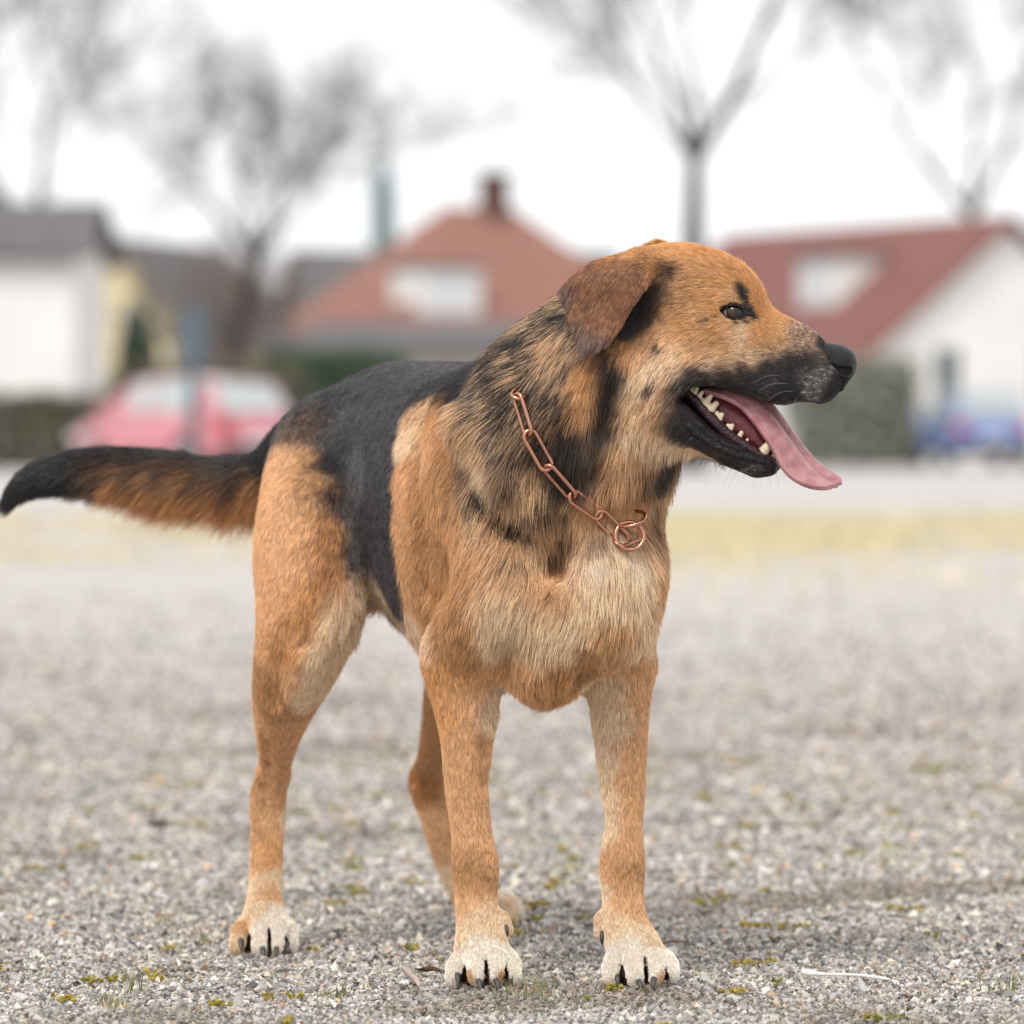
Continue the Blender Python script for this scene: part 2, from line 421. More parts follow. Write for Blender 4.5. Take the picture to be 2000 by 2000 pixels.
# small litter lying on the gravel
def ground_pt(px, py): return W(px, py, FPX * CAM_H / (py - HORIZON))
def tube_obj(name, pts, rad, m, sides=8, parent=None):
    P = np.array(pts, float); n = len(P); V = []
    up = np.array([0, 0, 1.0])
    for i in range(n):
        d = P[min(i + 1, n - 1)] - P[max(i - 1, 0)]; d /= np.linalg.norm(d) + 1e-9
        a = np.cross(d, up if abs(d[2]) < .9 else np.array([1.0, 0, 0])); a /= np.linalg.norm(a); b = np.cross(a, d)
        r_ = rad[i] if hasattr(rad, '__len__') else rad
        for k_ in range(sides):
            t = 2 * np.pi * k_ / sides; V.append(P[i] + r_ * (np.cos(t) * a + np.sin(t) * b))
    F = [(i * sides + k_, i * sides + (k_ + 1) % sides, (i + 1) * sides + (k_ + 1) % sides, (i + 1) * sides + k_) for i in range(n - 1) for k_ in range(sides)]
    me = bpy.data.meshes.new(name); me.from_pydata([tuple(v) for v in V], [], F + [tuple(range(sides))[::-1], tuple(range((n - 1) * sides, n * sides))])
    for p in me.polygons: p.use_smooth = True
    return link(name, me, m, parent)
a, b = ground_pt(1566, 1908), ground_pt(1738, 1921)
ps = [a + (b - a) * t + np.array([0, .0025 * math.sin(5 * t), .0055 - .001 * math.sin(7 * t)]) for t in np.linspace(0, 1, 14)]
tag(tube_obj('stick', ps, [.0034, .0040, .0030, .0019] + [.0016] * 7 + [.0017, .0016, .0010], ramp_mat('bleached_fibre', [(.3, (.66, .63, .60)), (.7, (.84, .82, .79))], 300)), 'thin bleached white stick with a frayed end lying on the gravel', 'stick')
a, b = ground_pt(786, 1905), ground_pt(818, 1938)
ps = [a + (b - a) * t + np.array([.001 * math.sin(9 * t), 0, .007 + .004 * math.sin(3 * t)]) for t in np.linspace(0, 1, 8)]
tag(tube_obj('twig', ps, [.0022, .0034, .0030, .0036, .0030, .0028, .0032, .0020], ramp_mat('peeled_wood', [(.3, (.30, .23, .19)), (.7, (.58, .49, .43))], 180)), 'short pale broken twig beside the right front paw', 'twig')
def leaf(px, py, ln, wd, rot, curl, m, label):
    c = ground_pt(px, py); V, F = [], []
    for i, t in enumerate(np.linspace(0, 1, 9)):
        w = wd * math.sin(math.pi * min(.98, max(.02, t)) ** .8)
        for j, s_ in enumerate((-1, -.5, 0, .5, 1)):
            x, y = (t - .5) * ln, s_ * w
            z = .006 + curl * (abs(s_) ** 2 * w * 6 + .25 * ln * (t - .5) ** 2 * 4) + .001 * math.sin(7 * t + 3 * s_)
            V.append((c[0] + x * math.cos(rot) - y * math.sin(rot), c[1] + x * math.sin(rot) + y * math.cos(rot), z))
    for i in range(8):
        for j in range(4):
            F.append((i * 5 + j, i * 5 + j + 1, (i + 1) * 5 + j + 1, (i + 1) * 5 + j))
    me = bpy.data.meshes.new('leaf'); me.from_pydata(V, [], F)
    for p in me.polygons: p.use_smooth = True
    o = link('leaf', me, m); md = o.modifiers.new('t', 'SOLIDIFY'); md.thickness = .0006
    return tag(o, label, 'leaf')
M_leaf = ramp_mat('dry_leaf', [(.3, (.26, .17, .11)), (.7, (.42, .31, .22))], 90)
M_leafd = ramp_mat('rotting_leaf', [(.3, (.055, .035, .025)), (.7, (.13, .075, .045))], 90)
leaf(1312, 1851, .032, .006, .15, .06, M_leaf, 'flat dry tan leaf lying behind the left front paw')
leaf(838, 1908, .028, .007, 2.6, .10, M_leafd, 'curled dark brown leaf lying next to the right front paw')
leaf(312, 1622, .045, .010, .3, .14, M_leafd, 'crumpled blackish leaf on the gravel left of the hind leg')
# ------------------------------------------------------------------ houses, church, trees, cars far behind
rb = random.Random(5)
def flat(name, V, F, m, parent):
    me = bpy.data.meshes.new(name); me.from_pydata([tuple(map(float, v)) for v in V], [], F)
    return link(name, me, m, parent)
def boxy(name, o, ax, ay, x0, x1, y0, y1, z0, z1, m, parent):
    V = [o + ax * x + ay * y + np.array([0, 0, z]) for z in (z0, z1) for y in (y0, y1) for x in (x0, x1)]
    return flat(name, V, [(0, 2, 3, 1), (4, 5, 7, 6), (0, 1, 5, 4), (2, 6, 7, 3), (0, 4, 6, 2), (1, 3, 7, 5)], m, parent)
def tilemat(name, c1, c2): return ramp_mat(name, [(.3, c1), (.7, c2)], 3.0, 8, .8)
M_white = ramp_mat('white_render', [(.3, (.70, .69, .67)), (.7, (.80, .79, .77))], .7)
M_cream = ramp_mat('cream_render', [(.3, (.62, .53, .33)), (.7, (.70, .61, .41))], .7)
M_red = tilemat('red_roof_tile', (.17, .075, .062), (.25, .115, .10))
M_orange = tilemat('orange_roof_tile', (.235, .115, .09), (.31, .16, .125))
M_grey = tilemat('grey_roof_tile', (.10, .095, .10), (.17, .16, .16))
M_glass = mat('window_glass', (.05, .07, .075), .08, .6)
M_paleglass = mat('pale_sky_glass', (.62, .64, .66), .3, .5)  # dormer panes: the sky's reflection is put into their pale base colour
M_frame = mat('window_frame', (.75, .75, .75), .5)
M_wood = ramp_mat('weathered_wood', [(.3, (.16, .13, .10)), (.7, (.26, .22, .18))], 1.5)
M_brick = tilemat('chimney_brick', (.10, .055, .045), (.16, .09, .07))
def gable_house(name, label, c, ang, wid, length, eave, ridge, wall, roof, wins=(), dormer=None, chimney=None, hip=0.0):
    """c = front gable centre on the ground; the ridge runs back along ang (degrees from +Y, anticlockwise)"""
    root = tag(empty(name, c), label, 'house')
    a = math.radians(ang); ay = np.array([-math.sin(a), math.cos(a), 0]); ax = np.array([math.cos(a), math.sin(a), 0]); c = np.array(c, float); h = wid / 2
    Q = lambda x, y, z: c + ax * x + ay * y + np.array([0, 0, z])
    V = [Q(-h, 0, 0), Q(h, 0, 0), Q(h, 0, eave), Q(0, 0, ridge - .12), Q(-h, 0, eave), Q(-h, length, 0), Q(h, length, 0), Q(h, length, eave), Q(0, length, ridge - .12), Q(-h, length, eave)]
    if hip: V[3] = Q(0, 0, eave); V[8] = Q(0, length, eave)
    flat('wall', V, [(0, 1, 2, 3, 4), (5, 9, 8, 7, 6), (0, 4, 9, 5), (1, 6, 7, 2)], wall, root)
    ov, th = .35, .16; sl = (ridge - eave) / h
    y0, y1 = -ov, length + ov
    rf = None
    for sd in (-1, 1):
        e = [Q(sd * (h + ov), y0, eave - ov * sl), Q(sd * (h + ov), y1, eave - ov * sl), Q(0, y1 - hip, ridge), Q(0, y0 + hip, ridge)]
        e2 = [p + np.array([0, 0, th]) for p in e]
        F = [(0, 1, 2, 3), (7, 6, 5, 4), (0, 4, 5, 1), (1, 5, 6, 2), (2, 6, 7, 3), (3, 7, 4, 0)]
        rf = flat('roof', e + e2, F, roof, root)
    if hip:
        for yy, yr in ((y0, y0 + hip), (y1, y1 - hip)):
            e = [Q(-(h + ov), yy, eave - ov * sl), Q(h + ov, yy, eave - ov * sl), Q(0, yr, ridge)]; e2 = [p + np.array([0, 0, th]) for p in e]
            flat('roof', e + e2, [(0, 1, 2), (5, 4, 3), (0, 3, 4, 1), (1, 4, 5, 2), (2, 5, 3, 0)], roof, root)
    for (face, u, z, w_, h_) in wins:
        if face == 'front': o, dx, dn = Q(u, 0, z), ax, -ay
        elif face == 'left': o, dx, dn = Q(-h, u, z), ay, -ax
        else: o, dx, dn = Q(h, u, z), ay, ax
        fr = boxy('window', o, dx, dn, -w_ / 2, w_ / 2, -.02, .05, 0, h_, M_frame, root)
        for s_ in (-1, 1):
            boxy('pane', o, dx, dn, min(s_ * .03, s_ * (w_ / 2 - .06)), max(s_ * .03, s_ * (w_ / 2 - .06)), .052, .06, .06, h_ - .06, M_glass, fr)
    if dormer:
        side, yd, zd, wd, hd, mw = dormer
        x_in = side * (h - (zd + hd - eave) / sl); x_out = side * (h - (zd - eave) / sl)
        dm = boxy('dormer', Q(0, yd, 0), ax, ay, min(x_in, x_out), max(x_in, x_out), -wd / 2, wd / 2, zd, zd + hd, mw, root)
        boxy('window', Q(0, yd, 0), ax, ay, min(x_out, x_out + side * .04), max(x_out, x_out + side * .04), -wd / 2 + .2, wd / 2 - .2, zd + .3, zd + hd - .2, M_paleglass, dm)
        boxy('roof', Q(0, yd, 0), ax, ay, min(x_in, x_out + side * .2), max(x_in, x_out + side * .2), -wd / 2 - .12, wd / 2 + .12, zd + hd + .002, zd + hd + .1, M_grey, dm)
    if chimney:
        xc, yc, top, wc = chimney
        ch = boxy('chimney', Q(xc, yc, 0), ax, ay, -wc / 2, wc / 2, -wc / 2, wc / 2, ridge - 1.2, top, M_brick, root)
        boxy('cap', Q(xc, yc, 0), ax, ay, -wc / 2 - .08, wc / 2 + .08, -wc / 2 - .08, wc / 2 + .08, top + .002, top + .14, M_grey, ch)
    return root
# right: long red roof, white gable to the front
gable_house('house', 'white house with long dark red roof and small dark gable window, at right', (11.2, 120, 0), 26, 7.6, 13, 2.35, 5.45, M_white, M_red,
            wins=[('front', -1.6, 1.55, .75, 1.1), ('front', 1.2, 1.4, 1.1, 1.2), ('left', 3, .9, 1.1, 1.1), ('left', 8, .9, 1.1, 1.1)], dormer=(-1, 4.4, 3.45, 1.8, 1.3, M_white))
# middle: hipped orange roof with white dormer and chimney
gable_house('house', 'house with hipped orange tiled roof, white dormer and dark chimney behind the dog', (-4.75, 147, 0), -62, 8.0, 8.6, 3.5, 6.9, M_white, M_orange,
            wins=[('right', 2, 1.0, 1.1, 1.2), ('right', 6.2, 1.0, 1.1, 1.2), ('front', 0, 1.0, 1.3, 1.2)], dormer=(1, 1.5, 3.75, 1.9, 1.45, M_white), chimney=(0.2, 4.7, 7.9, .66), hip=3.6)
# low garage beside it
gable_house('garage', 'low beige garage with flat pitched grey roof beside the orange roofed house', (-4.4, 122, 0), -88, 4.5, 4.6, 2.55, 3.1, ramp_mat('beige_render', [(.3, (.52, .47, .40)), (.7, (.6, .55, .48))], .7), M_grey, wins=[('right', 1.3, .9, 1.2, .9)])['category'] = 'garage'
# left: white building with dark roof, cream gable house, grey roofed house
gable_house('house', 'plain white house with dark grey roof at the left edge', (-8.05, 101, 0), 88, 5.0, 5.0, 4.0, 4.9, M_white, M_grey, wins=[('left', 4.2, 1.6, .9, 1.2)])
gable_house('house', 'cream yellow gabled house with grey roof partly behind a conifer', (-10.3, 138, 0), -14, 4.6, 9, 3.2, 5.65, M_cream, M_grey, wins=[('front', .5, 2.9, .8, 1.0), ('front', -1, .9, 1.0, 1.2)])
gable_house('house', 'brown house with broad grey roof between the cream house and the orange roof', (-6.4, 160, 0), -78, 8.5, 9.5, 3.0, 6.1, M_wood, M_grey, wins=[('right', 2, 1, 1, 1.2), ('right', 5, 1, 1, 1.2)])
# church
ch = tag(empty('church', (-17.1, 705, 0)), 'distant church tower with slim green copper spire', 'church')
M_copper = ramp_mat('green_copper', [(.3, (.06, .11, .12)), (.7, (.10, .16, .17))], .3)
co = np.array([-17.1, 705, 0]); X_, Y_ = np.array([1.0, 0, 0]), np.array([0, 1.0, 0])
boxy('tower', co, X_, Y_, -1.6, 1.6, -1.6, 1.6, 0, 24, M_grey, ch)
flat('spire', [co + np.array(v) for v in ((-1.6, -1.6, 23.9), (1.6, -1.6, 23.9), (1.6, 1.6, 23.9), (-1.6, 1.6, 23.9), (-1.35, -1.35, 34), (1.35, -1.35, 34), (1.35, 1.35, 34), (-1.35, 1.35, 34), (0, 0, 38.5))],
     [(0, 1, 5, 4), (1, 2, 6, 5), (2, 3, 7, 6), (3, 0, 4, 7), (4, 5, 8), (5, 6, 8), (6, 7, 8), (7, 4, 8)], M_copper, ch)
# garden walls, fence and hedges
def leafy(name, label, c, size, n, cols, cat, leaf_r=.09, dense=False, stems=True):
    """hedge or bush: stems inside and many leaf faces through its volume"""
    root = tag(empty(name, (c[0], c[1], 0)), label, cat)
    r_ = np.random.default_rng(int(abs(c[0] * 100 + c[1])))
    P = r_.uniform(-1, 1, (n, 3))
    if not dense:
        P = P[(P[:, :2] ** 2).sum(1) < (1.02 - .75 * np.clip(P[:, 2], -.2, 1)) ** 2]
    edge = .85 + .3 * vn(P * 3 + 7, 1.0, 3)
    P = P * np.array(size) / 2 * edge[:, None] + np.array(c) + np.array([0, 0, size[2] / 2])
    P[:, 2] = np.maximum(P[:, 2], .05); n = len(P)
    U = r_.normal(0, 1, (n, 3)); U /= np.linalg.norm(U, axis=1, keepdims=True); V2 = np.cross(U, r_.normal(0, 1, (n, 3))); V2 /= np.linalg.norm(V2, axis=1, keepdims=True)
    s_ = leaf_r * r_.uniform(.6, 1.4, n)[:, None]
    Q = np.stack([P - U * s_, P - V2 * s_ * .5, P + U * s_, P + V2 * s_ * .5], 1)
    me = np_mesh('foliage', Q.reshape(-1, 3), np.arange(4 * n).reshape(-1, 4), smooth=False)
    cc = np.array(cols)[r_.integers(0, len(cols), n)] * r_.uniform(.7, 1.3, n)[:, None]
    at = me.attributes.new('paint', 'FLOAT_COLOR', 'POINT'); at.data.foreach_set('color', np.c_[np.repeat(cc, 4, 0), np.ones(4 * n)].astype(np.float32).ravel())
    link('foliage', me, M_foliage, root)
    for k_ in range(5):
        x = c[0] + (k_ - 2) / 5 * size[0] * .8
        tube_obj('stem', [(x, c[1], 0), (x + .05, c[1], size[2] * .5), (x - .04, c[1] + .05, size[2] * .85)], [.05, .035, .01], M_bark, 6, root)
    return root
M_foliage = paint_mat('leaf_green', .7, .2)
M_bark = ramp_mat('grey_bark', [(.3, (.03, .027, .024)), (.7, (.065, .057, .05))], 6)
leafy('hedge', 'grey green hedge in front of the red roofed white house', (6.75, 104, 0), (2.5, 1.2, 2.1), 4200, [(.30, .31, .25), (.36, .35, .29), (.25, .26, .20)], 'hedge', .10, True)
leafy('hedge', 'dark green clipped hedge in front of the beige garage', (-3.75, 113, 0), (3.0, 1.0, 2.35), 5200, [(.055, .105, .055), (.07, .13, .07), (.05, .08, .045)], 'hedge', .10, True)
leafy('hedge', 'low brownish hedge at the left edge below the white house', (-8.9, 94, 0), (3.6, 1.0, 1.35), 5200, [(.16, .15, .11), (.12, .12, .085), (.20, .18, .13)], 'hedge', .09, True)
leafy('hedge', 'olive brown hedge behind the red car', (-5.9, 108, 0), (3.2, 1.0, 2.0), 5200, [(.17, .155, .115), (.13, .13, .09), (.20, .175, .14)], 'hedge', .10, True)
leafy('conifer', 'small dark conifer in front of the cream gabled house', (-7.75, 110, 0), (1.3, 1.3, 3.3), 5000, [(.03, .06, .035), (.045, .075, .04)], 'conifer', .09)
# a far belt of winter woodland closing the horizon
rw = np.random.default_rng(9)
n = 24000; tx_ = rw.uniform(-160, 160, n); tb = np.c_[tx_, rw.uniform(300, 335, n), rw.uniform(0, 3.0, n)]
ht = 2.0 + 3.0 * vn(np.c_[tx_, tx_ * 0, tx_ * 0], .09, 2) + rw.uniform(-1.5, 1, n); a_ = rw.uniform(0, 2 * np.pi, n)
wv = np.stack([np.cos(a_), np.sin(a_), 0 * a_], 1) * .06; lean = np.c_[rw.normal(0, 1.1, (n, 2)), ht]
V = np.stack([tb - wv, tb + wv, tb + lean], 1)
tag(link('woodland', np_mesh('woodland', V.reshape(-1, 3), np.arange(3 * n).reshape(-1, 3), smooth=False), ramp_mat('winter_twigs', [(.3, (.15, .13, .12)), (.7, (.24, .21, .195))], .4)), 'distant belt of bare winter woodland along the horizon', 'woodland', kind='stuff')
# bare trees
def bare_tree(label, base, height, trunk_r, seed, first=.35, spread=.55, depth=6, lean=(0, 0), forks=None, twig=1.0, m=None):
    root = tag(empty('bare_tree', base), label, 'tree', 'bare winter trees behind the houses')
    r_ = random.Random(seed); thick, thin = [], []
    def grow(p, d, ln, r0, lev):
        q = p; dd = d
        for s_ in range(3):
            dd = (dd + Vector((r_.gauss(0, .10), r_.gauss(0, .10), r_.gauss(.02, .06)))).normalized()
            nq = q + dd * (ln / 3); ra, rb_ = r0 * (1 - .22 * s_ / 1.0 * .9), r0 * (1 - .22 * (s_ + 1) * .9)
            (thick if lev < 2 else thin).append((q, nq, ra, max(rb_, .006))); q = nq
            if lev >= 1 and lev < depth and r_.random() < .8:
                side = (dd + Vector((r_.gauss(0, 1), r_.gauss(0, 1), r_.gauss(.2, .6))).normalized() * spread * 1.4).normalized()
                grow(q, side, ln * r_.uniform(.45, .68), max(rb_ * .55, .007), lev + 1 + (lev > 2))
        if lev < depth:
            for _ in range(2 if lev else (3 if not forks else 0)):
                nd = (dd + Vector((r_.gauss(0, 1), r_.gauss(0, 1), r_.gauss(.25, .4))).normalized() * spread).normalized()
                grow(q, nd, ln * r_.uniform(.62, .82), max(r0 * .60, .007), lev + 1)
            if not lev and forks:
                for fd, fl, fr in forks: grow(q, Vector(fd).normalized(), fl, fr, 1)
    d0 = Vector((lean[0], lean[1], 1)).normalized()
    grow(Vector(base), d0, height * first, trunk_r, 0)
    for nm, segs, ns in (('trunk', thick, 8), ('crown', thin, 3)):
        A = np.array([s_[0] for s_ in segs]); Bq = np.array([s_[1] for s_ in segs]); ra = np.array([s_[2] for s_ in segs]) * (1 if nm == 'trunk' else twig); rb2 = np.array([s_[3] for s_ in segs]) * (1 if nm == 'trunk' else twig)
        d = Bq - A; d /= np.linalg.norm(d, axis=1, keepdims=True) + 1e-9
        u = np.cross(d, np.where(np.abs(d[:, 2:3]) > .9, np.array([[1.0, 0, 0]]), np.array([[0, 0, 1.0]]))); u /= np.linalg.norm(u, axis=1, keepdims=True); v = np.cross(d, u)
        t = 2 * np.pi * np.arange(ns) / ns; ring = np.cos(t)[None, :, None] * u[:, None] + np.sin(t)[None, :, None] * v[:, None]
        Vv = np.concatenate([A[:, None] + ring * ra[:, None, None], Bq[:, None] + ring * rb2[:, None, None]], 1)
        k_ = np.arange(ns); F = np.stack([k_, (k_ + 1) % ns, ns + (k_ + 1) % ns, ns + k_], 1)
        link(nm, np_mesh(nm, Vv.reshape(-1, 3), (F[None] + 2 * ns * np.arange(len(segs))[:, None, None]).reshape(-1, 4)), m or M_bark, root)
    return root
P_ = lambda px, Y: (float((px - 1000) * Y / FPX), Y, 0.0)
bare_tree('tall bare tree with forked trunk rising behind the dog head', P_(1348, 92), 13, .31, 21, .42, .62, 7, (-.02, 0), forks=[((.62, .1, 1), 3.8, .125), ((-.38, 0, 1), 3.0, .085), ((-.95, .1, 1), 2.6, .06), ((-.05, .3, 1), 3.0, .075)], twig=.95)
bare_tree('bare tree with broad crown above the olive hedge, left of the church', P_(432, 112), 10.0, .27, 8, .46, .8, 7, (.03, 0), forks=[((-.75, 0, 1), 1.9, .09), ((.75, 0, .9), 2.0, .09), ((.15, .3, 1), 1.8, .10), ((-.2, -.2, 1), 1.8, .08)], twig=.75)
bare_tree('slender bare tree standing at the far left behind the white house', P_(152, 118), 13, .2, 33, .36, .62, 7, twig=.75)
bare_tree('bare tree whose crown reaches in at the upper right corner', P_(1960, 128), 15, .17, 44, .40, .7, 7, twig=.95)
bare_tree('low reddish brown bare bush tree in front of the broad grey roof', P_(480, 132), 8.2, .12, 51, .22, .75, 6, m=ramp_mat('reddish_bark', [(.3, (.19, .15, .14)), (.7, (.27, .22, .205))], 6), twig=1.5)
bare_tree('low bushy bare tree between the cream house and the big bare tree', P_(345, 128), 7.8, .12, 52, .22, .75, 6, m=ramp_mat('brown_bark', [(.3, (.18, .15, .135)), (.7, (.26, .22, .20))], 6), twig=1.5)
# sign post in front of the red car
sp = tag(empty('sign_post', P_(378, 66)), 'blue grey sign post standing in front of the red car', 'sign post')
so = np.array(P_(378, 66)); M_post = mat('blue_grey_paint', (.085, .12, .15), .5)
tube_obj('pole', [so, so + np.array([0, 0, 1.2]), so + np.array([0, 0, 2.2])], .075, M_post, 12, sp)
boxy('sign_panel', so, X_, Y_, -.16, .16, -.10, -.078, 1.45, 2.15, M_post, sp)
# cars
def car(label, base, rotz, paint, ln=3.9):
    root = tag(empty('parked_car', base), label, 'car', 'cars parked at the edge of the square')
    Mx = Matrix.Rotation(rotz, 3, 'Z'); o = Vector(base)
    T = lambda v: o + Mx @ Vector(v)
    M_tyre = mat('tyre_rubber', (.02, .02, .02), .8); M_rim = mat('alloy_rim', (.5, .5, .52), .3, metal=1.0); M_cg = mat('car_glass', (.40, .45, .45), .06, .9); M_tl = mat('tail_light', (.45, .02, .02), .2); M_hl = mat('headlight', (.7, .7, .7), .1); M_trim = mat('black_trim', (.02, .02, .022), .5)  # car glass base colour kept pale to stand in for reflected sky
    # lengthwise stations: x, half width, sill z, shoulder z  (front +x)
    hl = ln / 2
    st = [(-hl, .66, .42, .82), (-hl + .06, .76, .26, .92), (-hl + .5, .83, .22, .96), (-.5, .85, .2, .95), (.5, .85, .2, .93), (hl - .75, .84, .22, .90), (hl - .2, .78, .24, .74), (hl, .62, .36, .62)]
    V, F = [], []
    prof = [(1.0, 0), (1.0, .12), (1.02, .55), (.97, .9), (.90, 1.0)]
    for x, w, z0, z1 in st:
        for s_ in (1, -1):
            for q, t in (prof if s_ == 1 else prof[::-1]): V.append(T((x, s_ * w * q, z0 + (z1 - z0) * t)))
    n_ = 10
    for i in range(len(st) - 1):
        for k_ in range(n_): F.append((i * n_ + k_, i * n_ + (k_ + 1) % n_, (i + 1) * n_ + (k_ + 1) % n_, (i + 1) * n_ + k_))
    F += [tuple(range(n_))[::-1], tuple(range((len(st) - 1) * n_, len(st) * n_))]
    bd = flat('body', V, F, paint, root); md = bd.modifiers.new('s', 'SUBSURF'); md.levels = md.render_levels = 2
    for p in bd.data.polygons: p.use_smooth = True
    # cabin
    cs = [(-hl + .10, .70, .90, .70), (-hl + .42, .60, 1.38, .62), (-.25, .62, 1.46, .62), (.35, .60, 1.42, .62), (1.05, .72, .90, .72)]
    lo = [(-hl + .10, .74), (-hl + .42, .77), (-.25, .79), (.35, .78), (1.05, .72)]
    V, F = [], []
    for (x, w, z, _), (xl, wl_) in zip(cs, lo):
        V += [T((xl, wl_, .90)), T((x, w, z)), T((x, -w, z)), T((xl, -wl_, .90))]
    for i in range(4):
        for k_ in range(3): F.append((i * 4 + k_, i * 4 + k_ + 1, (i + 1) * 4 + k_ + 1, (i + 1) * 4 + k_))
    cb = flat('cabin', V, F, paint, root)
    def quad(name, a, b, c, d, m, par, off=.012):
        a, b, c, d = map(Vector, (a, b, c, d)); nrm_ = (b - a).cross(d - a).normalized(); ce = (a + b + c + d) / 4
        if nrm_.dot(ce - Vector((0, 0, .9))) < 0: nrm_ = -nrm_
        q = [T(ce + (p - ce) * .88 + nrm_ * off) for p in (a, b, c, d)]; q2 = [T(ce + (p - ce) * .88 - nrm_ * .02) for p in (a, b, c, d)]
        return flat(name, q + q2, [(0, 1, 2, 3), (4, 7, 6, 5), (0, 4, 5, 1), (1, 5, 6, 2), (2, 6, 7, 3), (3, 7, 4, 0)], m, par)
    pt = lambda i, s_, top: ((cs[i][0], s_ * cs[i][1], cs[i][2]) if top else (lo[i][0], s_ * lo[i][1], .92))
    quad('rear_window', pt(0, 1, 0), pt(1, 1, 1), pt(1, -1, 1), pt(0, -1, 0), M_cg, cb)
    quad('windscreen', pt(4, 1, 0), pt(3, 1, 1), pt(3, -1, 1), pt(4, -1, 0), M_cg, cb)
    for s_ in (1, -1):
        for i in (1, 2): quad('side_window', pt(i, s_, 0), pt(i, s_, 1), pt(i + 1, s_, 1), pt(i + 1, s_, 0), M_cg, cb)
        for x in (-hl + .72, hl - .78):
            c_ = np.array([x, s_ * .76, .30]); segs = 20
            def wheel(nm, r0, r1, w0, w1, m, par):
                V, F = [], []
                for k_ in range(segs):
                    t = 2 * math.pi * k_ / segs
                    for (r_, w_) in ((r1, w0), (r0, w0), (r0, w1), (r1, w1)): V.append(T((c_[0] + r_ * math.cos(t), c_[1] + w_, c_[2] + r_ * math.sin(t))))
                for k_ in range(segs):
                    for j in range(4): F.append((k_ * 4 + j, k_ * 4 + (j + 1) % 4, ((k_ + 1) % segs) * 4 + (j + 1) % 4, ((k_ + 1) % segs) * 4 + j))
                return flat(nm, V, F, m, par)
            ty = wheel('wheel', .30, .19, -.09, .095, M_tyre, root); wheel('rim', .188, .02, -.08, .085, M_rim, ty)
        boxy('tail_light', np.array(o), np.array(Mx @ Vector((1, 0, 0))), np.array(Mx @ Vector((0, 1, 0))), -hl - .015, -hl + .10, min(s_ * .50, s_ * .74), max(s_ * .50, s_ * .74), .66, .86, M_tl, root)
        boxy('headlight', np.array(o), np.array(Mx @ Vector((1, 0, 0))), np.array(Mx @ Vector((0, 1, 0))), hl - .16, hl - .01, min(s_ * .40, s_ * .70), max(s_ * .40, s_ * .70), .52, .66, M_hl, root)
        boxy('mirror', np.array(o), np.array(Mx @ Vector((1, 0, 0))), np.array(Mx @ Vector((0, 1, 0))), .72, .82, min(s_ * .84, s_ * .98), max(s_ * .84, s_ * .98), .92, 1.05, paint, root)
    boxy('number_plate', np.array(o), np.array(Mx @ Vector((1, 0, 0))), np.array(Mx @ Vector((0, 1, 0))), -hl - .03, -hl + .03, -.26, .26, .50, .61, M_frame, root)
    boxy('bumper', np.array(o), np.array(Mx @ Vector((1, 0, 0))), np.array(Mx @ Vector((0, 1, 0))), -hl - .025, -hl + .08, -.70, .70, .30, .46, M_trim, root)
    return root
M_redpaint = mat('red_car_paint', (.56, .19, .22), .25, .6, Coat_Weight=1.0, Coat_Roughness=.05)
M_bluepaint = mat('blue_car_paint', (.14, .22, .50), .25, .6, Coat_Weight=1.0, Coat_Roughness=.05)
car('pale red hatchback parked behind the tail of the dog', (-4.85, 78, 0), math.radians(132), M_redpaint, 3.6)
car('blue hatchback parked at the right edge seen from behind', (8.75, 101, 0), math.radians(97), M_bluepaint, 3.9)
# ------------------------------------------------------------------ the dog: skeleton and flesh
AX_B = np.array([-0.4226, 0.9063, 0.0])      # backwards along the trunk
AX_L = np.array([0.9063, 0.4226, 0.0])       # towards the dog's left
PRO = np.array([0.102, 5.55, 0.0])           # below the breastbone
def B(s, left, z):
    return PRO + AX_B * s + AX_L * left + np.array([0, 0, z])
HY = math.radians(10)
HF = np.array([math.cos(HY), -math.sin(HY), 0]); HL = np.array([math.sin(HY), math.cos(HY), 0]); UP = np.array([0, 0, 1.0])
def YH(px): return 5.53 - math.tan(HY) * (px - 1300) / 1870.0
def H(px, py, lat=0.0): return W(px, py, YH(px)) + lat * HL
def N(px, py, dy): return W(px, py, YH(px) + dy)
def pitch(deg):
    c, s_ = math.cos(math.radians(deg)), math.sin(math.radians(deg))
    return [HF * c + UP * s_, HL, UP * c - HF * s_]

VOX = 0.0032
dog = Field((-0.62, 5.36, -0.012), (0.40, 6.58, 0.83), VOX)
# trunk
dog.loft([(.06, .455, .085, .115), (.14, .470, .104, .158), (.24, .484, .116, .172), (.36, .492, .113, .166),
          (.47, .514, .100, .146), (.56, .544, .092, .118), (.64, .556, .070, .085)], lambda q: B(q, 0, 0), AX_L, 0.02)
# neck
dog.chain([(W(1207, 719, 5.56), .094), (W(1159, 781, 5.585), .106), (W(1105, 853, 5.62), .119), (W(1062, 930, 5.69), .126)], 0.018)
# breast
dog.ell(W(1150, 1150, 5.585), (.075, .06, .09), None, 0.03)
dog.ell(W(1068, 1292, 5.66), (.048, .08, .046), None, 0.035)
# shoulders, upper arms
dog.chain([(W(950, 830, 5.70), .055), (W(985, 1120, 5.59), .052), (W(903, 1275, 5.665), .043)], 0.03)
dog.chain([(W(1170, 900, 5.76), .05), (W(1208, 1130, 5.665), .041), (W(1210, 1290, 5.69), .036)], 0.03)
